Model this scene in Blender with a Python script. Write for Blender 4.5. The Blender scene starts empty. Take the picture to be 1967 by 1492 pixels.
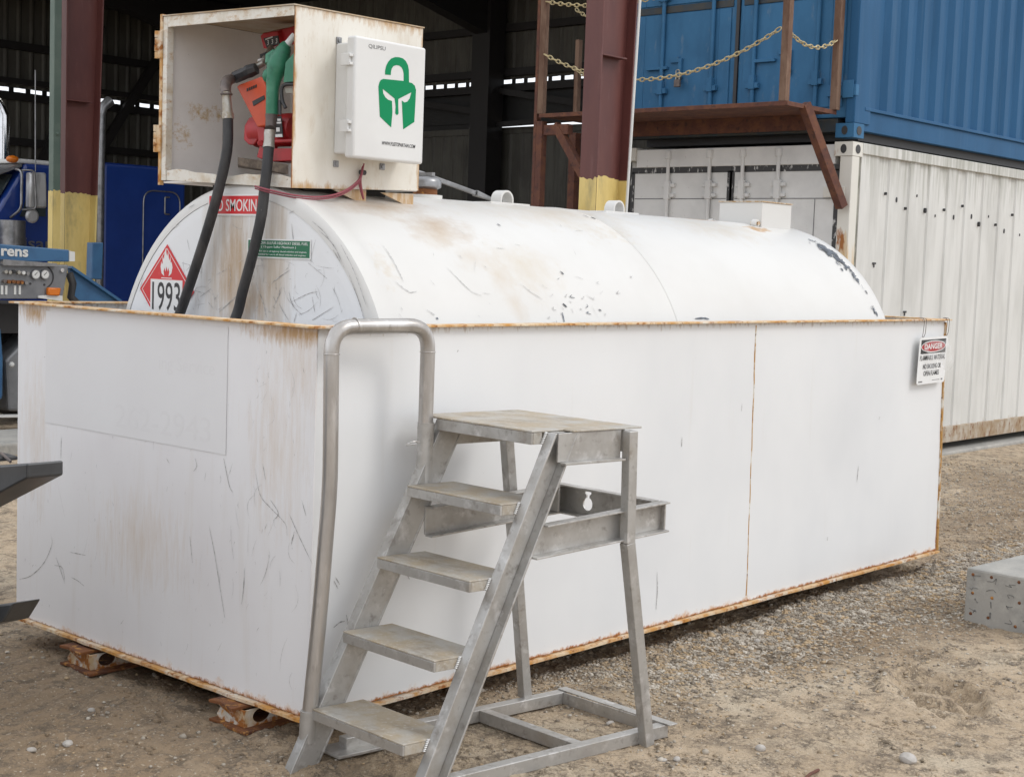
import bpy, bmesh, math, random
import numpy as np
from mathutils import Vector, Matrix
random.seed(7); RS = np.random.RandomState(7)
SC = bpy.context.scene; COL = SC.collection
rad = math.radians

# ------------------------------------------------------------ camera
CAM = np.array([-3.549, -4.101, 1.715]); YAW, PIT, ROL, FPX = 0.725, -0.0847, 0.0352, 2840.09
PW, PH = 1967, 1492
def _axes():
    f = np.array([math.cos(YAW)*math.cos(PIT), math.sin(YAW)*math.cos(PIT), math.sin(PIT)])
    r = np.array([math.sin(YAW), -math.cos(YAW), 0]); u = np.cross(r, f)
    c, s = math.cos(ROL), math.sin(ROL)
    return c*r+s*u, -s*r+c*u, f
CR, CU, CF = _axes()
cd = bpy.data.cameras.new('camera'); cam = bpy.data.objects.new('camera', cd); COL.objects.link(cam)
cam.matrix_world = Matrix(((CR[0], CU[0], -CF[0], CAM[0]), (CR[1], CU[1], -CF[1], CAM[1]), (CR[2], CU[2], -CF[2], CAM[2]), (0, 0, 0, 1)))
cd.sensor_fit = 'HORIZONTAL'; cd.sensor_width = 36; cd.lens = FPX/PW*36; cd.clip_start = .05; cd.clip_end = 600
SC.camera = cam
def at(ax, v, x, y):
    """world point seen at photo pixel (x, y) that lies on the plane ax = v"""
    d = CF + CR*(x-PW/2)/FPX - CU*(y-PH/2)/FPX
    i = 'xyz'.index(ax); return CAM + d*((v-CAM[i])/d[i])

# ------------------------------------------------------------ light
SUN_EL, SUN_DIR = 44, Vector((.55, -1, 0)).normalized()
w = bpy.data.worlds.new('World'); SC.world = w; w.use_nodes = True
nt = w.node_tree; bg = nt.nodes['Background']
sky = nt.nodes.new('ShaderNodeTexSky'); sky.sky_type = 'NISHITA'; sky.sun_disc = False
sky.sun_elevation = rad(SUN_EL); sky.sun_rotation = math.atan2(SUN_DIR.x, SUN_DIR.y)
sky.air_density = 1.0; sky.dust_density = 4.0; sky.ozone_density = 1.0
hs = nt.nodes.new('ShaderNodeHueSaturation'); hs.inputs['Saturation'].default_value = .22
cl = nt.nodes.new('ShaderNodeMix'); cl.data_type = 'RGBA'; cl.inputs['Factor'].default_value = .94   # even overcast cloud over the blue
cl.inputs['B'].default_value = (6.1, 6.3, 6.66, 1)
nt.links.new(sky.outputs[0], hs.inputs['Color']); nt.links.new(hs.outputs[0], cl.inputs['A']); nt.links.new(cl.outputs['Result'], bg.inputs['Color'])
bg.inputs['Strength'].default_value = .15
sl = bpy.data.lights.new('sun', 'SUN'); sl.energy = .7; sl.angle = rad(20); sl.color = (1, .965, .92)
so = bpy.data.objects.new('sun', sl); COL.objects.link(so)
sd = Vector((SUN_DIR.x*math.cos(rad(SUN_EL)), SUN_DIR.y*math.cos(rad(SUN_EL)), math.sin(rad(SUN_EL))))
so.rotation_euler = sd.to_track_quat('Z', 'Y').to_euler(); so.location = (3, -12, 12)
SC.view_settings.view_transform = 'Standard'; SC.view_settings.look = 'None'
SC.view_settings.exposure = .47; SC.view_settings.gamma = 1
try:
    SC.cycles.max_bounces = 8; SC.cycles.diffuse_bounces = 4; SC.cycles.use_denoising = True
except Exception: pass

# ------------------------------------------------------------ helpers
def V(*a): return np.array(a, float)
def nrm(a): a = np.asarray(a, float); return a/np.linalg.norm(a)
class MB:
    def __init__(s): s.v, s.f, s.m = [], [], []
    def add(s, vs, fs, mi=0):
        b = len(s.v); s.v += [tuple(float(c) for c in p) for p in vs]
        s.f += [tuple(b+i for i in f) for f in fs]; s.m += [mi]*len(fs); return s
    def hexa(s, p, mi=0):
        return s.add(p, [(0,3,2,1),(4,5,6,7),(0,1,5,4),(1,2,6,5),(2,3,7,6),(3,0,4,7)], mi)
    def box(s, x0, x1, y0, y1, z0, z1, mi=0):
        return s.hexa([(x0,y0,z0),(x1,y0,z0),(x1,y1,z0),(x0,y1,z0),(x0,y0,z1),(x1,y0,z1),(x1,y1,z1),(x0,y1,z1)], mi)
    def obox(s, c, ax, ay, az, mi=0):
        c = np.asarray(c, float); ax, ay, az = [np.asarray(a, float)/2 for a in (ax, ay, az)]
        return s.hexa([c-ax-ay-az, c+ax-ay-az, c+ax+ay-az, c-ax+ay-az, c-ax-ay+az, c+ax-ay+az, c+ax+ay+az, c-ax+ay+az], mi)
    def beam(s, p, q, w, h, up=(0,0,1), mi=0):
        p, q = np.asarray(p, float), np.asarray(q, float); d = nrm(q-p); u = np.asarray(up, float)
        if abs(d@u) > .95*np.linalg.norm(u): u = V(1, 0, 0)
        sd_ = nrm(np.cross(d, u)); u = np.cross(sd_, d)
        return s.obox((p+q)/2, q-p, sd_*w, u*h, mi)
    def prism(s, pts, vec, mi=0):
        n = len(pts); p = [np.asarray(a, float) for a in pts]; vec = np.asarray(vec, float)
        return s.add(p+[a+vec for a in p], [tuple(range(n))[::-1], tuple(range(n, 2*n))]+[(i, (i+1)%n, n+(i+1)%n, n+i) for i in range(n)], mi)
    def profile(s, p, q, sec, u, v, mi=0):
        p, q = np.asarray(p, float), np.asarray(q, float); u, v = np.asarray(u, float), np.asarray(v, float)
        return s.prism([p+u*a+v*b for a, b in sec], q-p, mi)
    def tube(s, path, r, n=12, mi=0, caps=True):
        P = [np.asarray(a, float) for a in path]; rs = r if hasattr(r, '__len__') else [r]*len(P)
        T = [nrm(P[min(i+1, len(P)-1)]-P[max(i-1, 0)]) for i in range(len(P))]
        u = nrm(np.cross(T[0], V(0, 0, 1) if abs(T[0][2]) < .9 else V(1, 0, 0))); vs, fs = [], []
        for i, p in enumerate(P):
            u = nrm(u-T[i]*(u@T[i])); b = np.cross(T[i], u)
            vs += [p+rs[i]*(u*math.cos(2*math.pi*k/n)+b*math.sin(2*math.pi*k/n)) for k in range(n)]
        for i in range(len(P)-1):
            fs += [(i*n+k, i*n+(k+1)%n, (i+1)*n+(k+1)%n, (i+1)*n+k) for k in range(n)]
        if caps: fs += [tuple(range(n))[::-1], tuple((len(P)-1)*n+k for k in range(n))]
        return s.add(vs, fs, mi)
    def cyl(s, p, q, r, n=16, mi=0, r2=None): return s.tube([p, q], [r, r if r2 is None else r2], n, mi)
    def ball(s, c, r, n=12, mi=0):
        c = np.asarray(c, float); r = np.asarray(r, float)*np.ones(3); vs, fs = [], []; m = n//2
        for i in range(m+1):
            a = math.pi*i/m
            vs += [c+r*V(math.sin(a)*math.cos(2*math.pi*k/n), math.sin(a)*math.sin(2*math.pi*k/n), math.cos(a)) for k in range(n)]
        fs = [(i*n+k, (i+1)*n+k, (i+1)*n+(k+1)%n, i*n+(k+1)%n) for i in range(m) for k in range(n)]
        return s.add(vs, fs, mi)
    def torus(s, c, ax, u, R1, R2, r, n=14, k=7, mi=0):
        """closed oval ring: half lengths R1 along ax, R2 along u"""
        c, ax, u = np.asarray(c, float), nrm(ax), nrm(u); nn = np.cross(ax, u); vs, fs = [], []
        for i in range(n):
            a = 2*math.pi*i/n; e = nrm(ax*math.cos(a)+u*math.sin(a)); p = c+ax*R1*math.cos(a)+u*R2*math.sin(a)
            vs += [p+r*(e*math.cos(2*math.pi*j/k)+nn*math.sin(2*math.pi*j/k)) for j in range(k)]
        fs = [(i*k+j, ((i+1)%n)*k+j, ((i+1)%n)*k+(j+1)%k, i*k+(j+1)%k) for i in range(n) for j in range(k)]
        return s.add(vs, fs, mi)
    def fill(s, polys, o, u, v, nvec, th, mi=0):
        """flat outlines (2-D, holes allowed) filled, given thickness th along nvec"""
        cu = bpy.data.curves.new('outline', 'CURVE'); cu.dimensions = '2D'; cu.fill_mode = 'BOTH'; cu.extrude = .5
        for pl in polys:
            sp = cu.splines.new('POLY'); sp.points.add(len(pl)-1); sp.use_cyclic_u = True
            for i, p in enumerate(pl): sp.points[i].co = (p[0], p[1], 0, 1)
        return s._curve(cu, o, u, v, nvec, th, mi)
    def text(s, body, o, u, v, nvec, width, height, th=.0008, mi=0, bold=.0, align='L'):
        cu = bpy.data.curves.new('letters', 'FONT'); cu.body = body; cu.extrude = .5; cu.offset = bold; cu.resolution_u = 3
        return s._curve(cu, o, u, v, nvec, th, mi, width, height)
    def _curve(s, cu, o, u, v, nvec, th, mi, width=None, height=None):
        ob = bpy.data.objects.new('outline', cu); me = ob.to_mesh()
        co = np.array([x.co[:] for x in me.vertices]) if len(me.vertices) else np.zeros((0, 3)); fs = [tuple(p.vertices) for p in me.polygons]
        ob.to_mesh_clear(); bpy.data.objects.remove(ob); bpy.data.curves.remove(cu)
        if not len(co): return s
        if width is not None:
            mn, mx = co.min(0), co.max(0); co[:, 0] = (co[:, 0]-mn[0])/(mx[0]-mn[0])*width
            co[:, 1] = (co[:, 1]-mn[1])/(mx[1]-mn[1])*height
        o, u, v, nvec = [np.asarray(a, float) for a in (o, u, v, nvec)]
        return s.add(o+co[:, :1]*u+co[:, 1:2]*v+(co[:, 2:3]+.5)*th*nvec, fs, mi)
    def build(s, name, mats, parent=None, bevel=0, smooth=None, label=None, seg=2):
        me = bpy.data.meshes.new(name); me.from_pydata(s.v, [], s.f)
        for m in (mats if isinstance(mats, (list, tuple)) else [mats]): me.materials.append(m)
        me.polygons.foreach_set('material_index', s.m)
        bm = bmesh.new(); bm.from_mesh(me); bmesh.ops.recalc_face_normals(bm, faces=bm.faces[:]); bm.to_mesh(me); bm.free()
        if smooth is not None:
            me.polygons.foreach_set('use_smooth', [True]*len(me.polygons)); me.set_sharp_from_angle(angle=rad(smooth))
        o = bpy.data.objects.new(name, me); COL.objects.link(o)
        if bevel:
            b = o.modifiers.new('edge', 'BEVEL'); b.width = bevel; b.segments = seg; b.limit_method = 'ANGLE'; b.angle_limit = rad(40)
        if parent is not None:
            o.parent = parent; o.matrix_parent_inverse = root_world(parent).inverted()
        if label: o['label'] = label
        return o
def root_world(o):
    if o.type == 'EMPTY': return Matrix.Translation(o.location)
    return Matrix.Identity(4)
def tag(o, label=None, cat=None, group=None, kind=None):
    for k, val in (('label', label), ('category', cat), ('group', group), ('kind', kind)):
        if val: o[k] = val
    return o
def thing(name, label, cat, loc, group=None):
    o = bpy.data.objects.new(name, None); COL.objects.link(o); o.location = tuple(float(c) for c in loc); o.empty_display_size = .2
    return tag(o, label, cat, group)
def copy_tree(o, loc, label=None, rotz=0):
    r = o.copy(); COL.objects.link(r); r.location = loc; r.rotation_euler = (0, 0, rotz)
    if label: r['label'] = label
    for ch in list(o.children):
        c = ch.copy(); COL.objects.link(c); c.parent = r
        for g in ch.children:
            d = g.copy(); COL.objects.link(d); d.parent = c
    return r
def rpath(pts, r, n=6):
    """round the corners of a polyline"""
    P = [np.asarray(p, float) for p in pts]; out = [P[0]]
    for i in range(1, len(P)-1):
        a, b, c = P[i-1], P[i], P[i+1]; da, dc = nrm(a-b), nrm(c-b)
        rr = min(r, np.linalg.norm(a-b)*.49, np.linalg.norm(c-b)*.49)
        for k in range(n+1):
            t = k/n; out.append((1-t)**2*(b+da*rr)+2*t*(1-t)*b+t*t*(b+dc*rr))
    return out+[P[-1]]
def spline(pts, n=10):
    P = [np.asarray(p, float) for p in pts]; P = [2*P[0]-P[1]]+P+[2*P[-1]-P[-2]]; out = []
    for i in range(1, len(P)-2):
        for k in range(n):
            t = k/n; a, b, c, d = P[i-1:i+3]
            out.append(.5*(2*b+(c-a)*t+(2*a-5*b+4*c-d)*t*t+(3*b-a-3*c+d)*t**3))
    return out+[P[-2]]

# ------------------------------------------------------------ materials
def PM(name, base, layers=(), rough=.5, metal=0., bump=None, coat=0, trans=0, emit=None, spec=None):
    m = bpy.data.materials.new(name); m.use_nodes = True; n = m.node_tree.nodes; L = m.node_tree.links
    b = n['Principled BSDF']; tc = n.new('ShaderNodeTexCoord').outputs['Object']
    def math_(op, a, c=None, clamp=False):
        x = n.new('ShaderNodeMath'); x.operation = op; x.use_clamp = clamp
        for i, s_ in enumerate((a, c)):
            if s_ is None: continue
            if isinstance(s_, (int, float)): x.inputs[i].default_value = s_
            else: L.new(s_, x.inputs[i])
        return x.outputs[0]
    def noise(s_, det=4, rgh=.6, dist=0, off=0):
        mp = n.new('ShaderNodeMapping'); mp.inputs['Scale'].default_value = s_ if hasattr(s_, '__len__') else (s_,)*3
        mp.inputs['Location'].default_value = (off, off*1.7, off*.6)
        L.new(tc, mp.inputs['Vector']); x = n.new('ShaderNodeTexNoise'); x.inputs['Scale'].default_value = 1
        x.inputs['Detail'].default_value = det; x.inputs['Roughness'].default_value = rgh; x.inputs['Distortion'].default_value = dist
        L.new(mp.outputs[0], x.inputs['Vector']); return x.outputs[0]
    sep = None; col = None; rg = None
    for li, ly in enumerate(layers):
        if ly.get('type') == 'vor':
            mp = n.new('ShaderNodeMapping'); sc_ = ly['s']; mp.inputs['Scale'].default_value = sc_ if hasattr(sc_, '__len__') else (sc_,)*3
            L.new(tc, mp.inputs['Vector']); x = n.new('ShaderNodeTexVoronoi'); x.inputs['Scale'].default_value = 1; L.new(mp.outputs[0], x.inputs['Vector'])
            sx = n.new('ShaderNodeSeparateColor'); L.new(x.outputs['Color'], sx.inputs[0]); t = sx.outputs[0]
        else:
            t = noise(ly['s'], ly.get('det', 4), ly.get('rgh', .6), ly.get('dist', 0), ly.get('off', li*3.1))
        if ly.get('type') == 'line':
            t = math_('SUBTRACT', 1., math_('ABSOLUTE', math_('SUBTRACT', t, .5)))
            t = math_('SUBTRACT', t, math_('MULTIPLY', noise(ly.get('s2', 2.), 2, .5, 0, 9), ly.get('brk', .1)))
        e = None
        for ax, a_, dr, wd in ly.get('edge', ()):
            if sep is None:
                sep = n.new('ShaderNodeSeparateXYZ'); L.new(tc, sep.inputs[0])
            q = math_('MAXIMUM', math_('MULTIPLY', math_('SUBTRACT', sep.outputs['xyz'.index(ax)], a_), dr/wd), 0.)
            e = q if e is None else math_('MINIMUM', e, q)
        for c_, r_ in ly.get('spot', ()):
            mp = n.new('ShaderNodeMapping'); mp.vector_type = 'POINT'
            r3 = r_ if hasattr(r_, '__len__') else (r_,)*3
            mp.inputs['Scale'].default_value = [1/k for k in r3]; mp.inputs['Location'].default_value = [-c_[i]/r3[i] for i in range(3)]
            L.new(tc, mp.inputs['Vector']); ln = n.new('ShaderNodeVectorMath'); ln.operation = 'LENGTH'; L.new(mp.outputs[0], ln.inputs[0])
            q = math_('SUBTRACT', ln.outputs['Value'], .5); e = q if e is None else math_('MINIMUM', e, q)
        for ax, a_, dr, wd in ly.get('cut', ()):
            if sep is None:
                sep = n.new('ShaderNodeSeparateXYZ'); L.new(tc, sep.inputs[0])
            q = math_('MAXIMUM', math_('MULTIPLY', math_('SUBTRACT', sep.outputs['xyz'.index(ax)], a_), dr/wd), 0.)
            e = q if e is None else math_('MAXIMUM', e, q)
        if e is not None: t = math_('SUBTRACT', t, math_('MULTIPLY', e, ly.get('gain', 1.)))
        mr = n.new('ShaderNodeMapRange'); mr.inputs['From Min'].default_value = ly['lo']; mr.inputs['From Max'].default_value = ly['hi']
        mr.inputs['To Max'].default_value = ly.get('amt', 1.); L.new(t, mr.inputs['Value'])
        mx = n.new('ShaderNodeMix'); mx.data_type = 'RGBA'; L.new(mr.outputs[0], mx.inputs['Factor'])
        if col is None: mx.inputs['A'].default_value = (*base, 1)
        else: L.new(col, mx.inputs['A'])
        mx.inputs['B'].default_value = (*ly['col'], 1); col = mx.outputs['Result']
        if 'r' in ly:
            mf = n.new('ShaderNodeMix'); mf.data_type = 'FLOAT'; L.new(mr.outputs[0], mf.inputs['Factor'])
            if rg is None: mf.inputs['A'].default_value = rough
            else: L.new(rg, mf.inputs['A'])
            mf.inputs['B'].default_value = ly['r']; rg = mf.outputs['Result']
        if ly.get('met') is not None:
            mf = n.new('ShaderNodeMix'); mf.data_type = 'FLOAT'; L.new(mr.outputs[0], mf.inputs['Factor'])
            mf.inputs['A'].default_value = metal; mf.inputs['B'].default_value = ly['met']; L.new(mf.outputs['Result'], b.inputs['Metallic'])
    if col is None: b.inputs['Base Color'].default_value = (*base, 1)
    else: L.new(col, b.inputs['Base Color'])
    if rg is None: b.inputs['Roughness'].default_value = rough
    else: L.new(rg, b.inputs['Roughness'])
    b.inputs['Metallic'].default_value = metal
    if coat: b.inputs['Coat Weight'].default_value = coat; b.inputs['Coat Roughness'].default_value = .12
    if spec is not None: b.inputs['Specular IOR Level'].default_value = spec
    if trans: b.inputs['Transmission Weight'].default_value = trans
    if emit: b.inputs['Emission Color'].default_value = (*emit[0], 1); b.inputs['Emission Strength'].default_value = emit[1]
    if bump:
        bp = n.new('ShaderNodeBump'); bp.inputs['Strength'].default_value = bump[1]; bp.inputs['Distance'].default_value = bump[2] if len(bump) > 2 else .01
        L.new(noise(bump[0], 6, .65), bp.inputs['Height']); L.new(bp.outputs[0], b.inputs['Normal'])
    return m
RUST, RUST2, CREAM = (.32, .115, .022), (.55, .27, .065), (.62, .42, .22)
GRY, DRK = (.22, .22, .22), (.035, .035, .037)
BL, BW, BH = 5.15, 2.067, 1.45
M = {}
M['bund_end'] = PM('white_paint_end', (.80, .795, .805), [
    dict(col=(.72, .70, .71), s=(1.2, 1.2, .8), lo=.45, hi=.72, amt=.7),
    dict(col=(.6, .54, .47), s=(14, 14, 1.2), lo=.55, hi=.85, amt=.4, det=7),
    dict(col=(.52, .36, .2), s=(40, 40, 5), lo=.42, hi=.85, amt=.42, det=8, rgh=.75, spot=[((0, .22, 1.0), (.5, .25, .5)), ((0, .1, 1.3), (.5, .3, .3)), ((0, 1.9, .85), (.5, .2, .5)), ((0, 1.1, .5), (.5, .5, .3))], gain=.35),
    dict(col=(.45, .27, .11), s=(60, 60, 14), lo=.34, hi=.7, det=8, rgh=.75, spot=[((0, .12, 1.43), (.5, .4, .07)), ((0, 1.93, 1.42), (.5, .16, .08))], gain=.5, amt=.95),
    dict(col=(.3, .27, .25), s=(260, 260, 110), lo=.70, hi=.76, amt=.8),
    dict(col=RUST2, s=(9, 9, 9), lo=.42, hi=.64, det=7, rgh=.7, edge=[('z', 0., 1, .14)], gain=.6, amt=.8, r=.85),
    dict(col=RUST, s=(32, 32, 26), lo=.3, hi=.48, det=8, rgh=.8, edge=[('z', 0., 1, .075)], r=.9),
], rough=.42, bump=((5, 5, 5), .06, .02))
M['bund_side'] = PM('white_paint_side', (.76, .765, .765), [
    dict(col=(.68, .69, .7), s=(.8, .8, .6), lo=.45, hi=.7, amt=.8),
    dict(col=(.6, .56, .5), s=(10, 10, .8), lo=.62, hi=.85, amt=.35, det=5),
    dict(col=(.25, .23, .21), s=(150, 150, 60), lo=.74, hi=.78, amt=.8),
    dict(col=(.35, .26, .17), s=(40, 40, 12), lo=.45, hi=.6, edge=[('z', 1.45, -1, .16)], amt=.6),
    dict(col=RUST2, s=(9, 9, 9), lo=.42, hi=.64, det=7, rgh=.7, edge=[('z', 0., 1, .1)], gain=.6, amt=.8, r=.85),
    dict(col=RUST, s=(32, 32, 26), lo=.3, hi=.48, det=8, rgh=.8, edge=[('z', 0., 1, .06), ('x', 5.17, -1, .04)], r=.9),
], rough=.40, bump=((4, 4, 4), .05, .02))
M['rust_edge'] = PM('rusty_cream_edge', CREAM, [
    dict(col=(.72, .60, .43), s=9, lo=.44, hi=.62, det=6), dict(col=(.7, .67, .6), s=3.5, lo=.5, hi=.62, det=6, amt=.85), dict(col=RUST2, s=14, lo=.45, hi=.62, r=.8, det=7),
    dict(col=RUST, s=(24, 24, 24), lo=.54, hi=.66, r=.9)], rough=.6, bump=(60, .3, .004))
M['rust'] = PM('rust', (.2, .075, .025), [dict(col=(.09, .035, .02), s=14, lo=.45, hi=.65), dict(col=RUST2, s=30, lo=.55, hi=.7)], rough=.85, bump=(50, .5, .006))
M['rust_line'] = PM('rusted_weld', (.46, .25, .075), [dict(col=(.7, .66, .58), s=(30, 30, 9), lo=.5, hi=.6), dict(col=(.13, .05, .02), s=40, lo=.58, hi=.68)], rough=.85, bump=(80, .5, .004))
M['skid'] = PM('rusty_white_skid', (.6, .57, .52), [dict(col=(.5, .36, .2), s=12, lo=.4, hi=.65, det=6), dict(col=RUST2, s=20, lo=.54, hi=.66, det=7, r=.85), dict(col=RUST, s=30, lo=.36, hi=.5, det=6, r=.9, edge=[('z', -.1, 1, .06), ('x', -.06, 1, .05)], gain=.5)], rough=.7, bump=(40, .3, .006))
M['mark'] = PM('dark_scrape', (.28, .272, .268), [dict(col=(.6, .59, .58), s=70, lo=.4, hi=.58)], rough=.6)
M['chip'] = PM('bare_steel_chip', (.05, .055, .065), [dict(col=(.12, .14, .17), s=30, lo=.4, hi=.6)], rough=.6)
M['decal'] = PM('sun_faded_vinyl', (.75, .745, .75), [dict(col=(.72, .71, .715), s=2, lo=.4, hi=.7, amt=.8)], rough=.5)
M['decal_ghost'] = PM('ghost_lettering', (.728, .719, .724), rough=.5)
M['tank'] = PM('white_tank_paint', (.635, .625, .60), [
    dict(col=(.59, .575, .545), s=(1.5, 1.5, 1.5), lo=.45, hi=.7, amt=.7),
    dict(col=(.52, .43, .3), s=(9, 9, 9), lo=.35, hi=.85, amt=.55, det=8, rgh=.72, spot=[((2.2, .75, 2.0), (.9, .35, .3)), ((3.6, .7, 2.), (.6, .25, .3)), ((1.5, .3, 1.72), (.35, .2, .25))], gain=.45),
    dict(col=(.38, .25, .13), s=(9, 14, 14), lo=.25, hi=.95, amt=.8, det=8, rgh=.7, spot=[((.9, .69, 1.96), (.4, .16, .14)), ((1.12, .52, 1.87), (.26, .14, .16))], gain=.5),
    dict(col=(.46, .33, .19), s=(11, 11, 11), lo=.25, hi=.95, amt=.4, det=8, rgh=.7, spot=[((1.08, .46, 1.82), (.2, .14, .1)), ((1.2, .36, 1.73), (.16, .1, .1)), ((1.3, .28, 1.64), (.1, .09, .1)), ((1.32, .2, 1.53), (.07, .07, .12))], gain=.5),
    dict(col=(.45, .24, .07), s=(20, 20, 20), lo=.45, hi=.6, amt=.8, spot=[((3.75, .95, 2.01), (.5, .06, .1)), ((4.1, .75, 1.97), (.2, .1, .1))], gain=.5),
    dict(col=(.52, .43, .3), s=(24, 24, 24), lo=.5, hi=.8, amt=.45, det=7, spot=[((2.4, .55, 1.88), (.4, .15, .2)), ((.62, .3, 1.68), (.12, .2, .2))], gain=.4),
], rough=.38, bump=((4, 4, 4), .05, .02))
M['tank_end'] = PM('scratched_tank_end', (.78, .79, .80), [
    dict(col=(.5, .42, .33), s=(12, 18, 1.6), lo=.25, hi=.7, amt=.9, det=8, rgh=.7, spot=[((.4, 1.08, 1.65), (.5, .24, .6)), ((.4, .82, 1.65), (.5, .14, .5))], gain=.4),
    dict(col=(.4, .24, .1), s=(20, 34, 6), lo=.38, hi=.8, amt=.85, det=8, rgh=.75, spot=[((.4, 1.08, 1.62), (.5, .17, .33)), ((.4, .93, 1.52), (.5, .14, .14))], gain=.4),
    dict(col=(.3, .29, .28), s=(100, 100, 60), lo=.72, hi=.76, amt=.7)], rough=.45, bump=((5, 5, 5), .08, .02))
M['cab'] = PM('rusty_cream_cabinet', (.74, .71, .64), [
    dict(col=(.62, .57, .48), s=(4, 4, 2), lo=.45, hi=.7, amt=.8), dict(col=(.5, .4, .28), s=(30, 30, 9), lo=.54, hi=.82, amt=.6, det=8, rgh=.7),
    dict(col=(.46, .27, .1), s=(34, 34, 9), lo=.32, hi=.58, amt=.9, det=7, rgh=.7, edge=[('z', 2.745, -1, .16), ('x', .455, 1, .05), ('x', 1.19, -1, .06), ('z', 2.0, 1, .09)], gain=.8),
    dict(col=(.3, .16, .08), s=(150, 150, 90), lo=.70, hi=.75, amt=.8),
    dict(col=RUST, s=(40, 40, 12), lo=.34, hi=.5, edge=[('z', 2.75, -1, .03), ('x', .452, 1, .014)], gain=.8)], rough=.5, bump=((20, 20, 20), .06, .01))
M['lip'] = PM('worn_cream_lip', (.74, .71, .64), [dict(col=(.6, .52, .4), s=(14, 14, 14), lo=.45, hi=.7), dict(col=(.46, .27, .1), s=(13, 13, 30), lo=.53, hi=.68, det=7, rgh=.7, amt=.9), dict(col=(.2, .1, .05), s=60, lo=.66, hi=.74)], rough=.5)
M['cab_in'] = PM('stained_cabinet_lining', (.82, .79, .76), [
    dict(col=(.73, .69, .66), s=3, lo=.42, hi=.7), dict(col=(.52, .34, .12), s=(30, 30, 34), lo=.5, hi=.68, amt=.9, det=8, rgh=.75, spot=[((.68, 1.58, 2.36), (.22, .2, .07)), ((.55, 1.58, 2.24), (.1, .2, .1)), ((1.0, 1.58, 2.62), (.05, .2, .05))], gain=.3),
    dict(col=(.22, .19, .17), s=(130, 130, 90), lo=.71, hi=.76, amt=.7)], rough=.6)
M['cab_roof'] = PM('rust_stained_soffit', (.52, .44, .34), [dict(col=(.4, .27, .14), s=5, lo=.42, hi=.65)], rough=.7)
M['plast'] = PM('pale_grey_plastic', (.70, .70, .685), [dict(col=(.66, .655, .64), s=3, lo=.4, hi=.7)], rough=.38)
M['green_dec'] = PM('green_vinyl', (.0, .235, .09), rough=.55, spec=.2)
M['ink'] = PM('dark_ink', (.03, .03, .032), rough=.5)
M['greyink'] = PM('grey_ink', (.16, .16, .165), rough=.5)
M['red_dec'] = PM('red_vinyl', (.62, .022, .028), [dict(col=(.7, .12, .1), s=25, lo=.6, hi=.75, amt=.5)], rough=.4)
M['dkred'] = PM('dark_red_vinyl', (.42, .03, .035), rough=.45)
M['whitevin'] = PM('white_vinyl', (.78, .78, .77), [dict(col=(.68, .66, .63), s=30, lo=.5, hi=.8, amt=.5)], rough=.4)
M['grn_lab'] = PM('green_label', (.01, .14, .065), rough=.45)
M['alu'] = PM('weathered_aluminium', (.49, .48, .46), [
    dict(col=(.35, .33, .305), s=(7, 7, 7), lo=.42, hi=.68, met=.35), dict(col=(.72, .71, .7), s=(14, 14, 14), lo=.55, hi=.72, amt=.7),
    dict(col=(.22, .195, .17), s=(26, 26, 26), lo=.56, hi=.74, amt=.7, r=.6), dict(col=(.3, .25, .185), s=(5, 5, 5), lo=.55, hi=.72, amt=.5, det=7)], rough=.42, metal=.65, bump=(60, .12, .004))
M['pipe'] = PM('brushed_aluminium_pipe', (.5, .48, .46), [
    dict(col=(.36, .335, .31), s=(9, 9, 2.5), lo=.42, hi=.65, met=.6), dict(col=(.68, .66, .64), s=(40, 40, 6), lo=.55, hi=.75, amt=.6),
    dict(col=(.22, .19, .17), s=(28, 28, 9), lo=.62, hi=.74, amt=.6)], rough=.33, metal=.85, bump=((90, 90, 20), .08, .003))
M['tread'] = PM('mud_stained_tread', (.47, .45, .41), [
    dict(col=(.40, .33, .235), s=(8, 8, 8), lo=.38, hi=.6, det=6, met=.1), dict(col=(.26, .21, .15), s=(16, 6, 16), lo=.5, hi=.72, amt=.8, det=6),
    dict(col=(.56, .54, .5), s=60, lo=.55, hi=.7, amt=.6)], rough=.55, metal=.35, bump=(90, .25, .003))
M['weld'] = PM('weld_bead', (.62, .61, .59), rough=.35, metal=.8)
M['pump'] = PM('red_pump_enamel', (.46, .022, .028), [dict(col=(.3, .02, .02), s=9, lo=.45, hi=.65)], rough=.4)
M['orange'] = PM('orange_plastic', (.62, .085, .028), [dict(col=(.48, .07, .03), s=8, lo=.45, hi=.7)], rough=.45)
M['nozgreen'] = PM('green_nozzle_sleeve', (.025, .17, .095), [dict(col=(.06, .23, .14), s=12, lo=.45, hi=.7), dict(col=(.02, .11, .07), s=25, lo=.55, hi=.7)], rough=.45)
M['rubber'] = PM('black_rubber', (.028, .028, .03), [dict(col=(.065, .062, .06), s=(12, 12, 5), lo=.45, hi=.7), dict(col=(.2, .19, .18), s=70, lo=.68, hi=.76, amt=.7)], rough=.6, bump=(60, .2, .003))
M['blackpl'] = PM('black_plastic', (.03, .03, .033), [dict(col=(.06, .06, .062), s=10, lo=.45, hi=.7)], rough=.42)
M['zinc'] = PM('dull_zinc', (.42, .4, .36), [dict(col=(.3, .25, .18), s=16, lo=.45, hi=.62, met=.3), dict(col=(.55, .53, .5), s=30, lo=.55, hi=.7)], rough=.45, metal=.7)
M['iron'] = PM('brown_black_iron', (.12, .1, .095), [dict(col=(.2, .16, .14), s=14, lo=.4, hi=.65)], rough=.5, metal=.4)
M['wood'] = PM('weathered_wood', (.2, .155, .115), [dict(col=(.11, .085, .065), s=(3, 30, 40), lo=.42, hi=.62)], rough=.85)
M['pinkcab'] = PM('dusty_red_cable', (.27, .06, .08), rough=.55)
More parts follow.
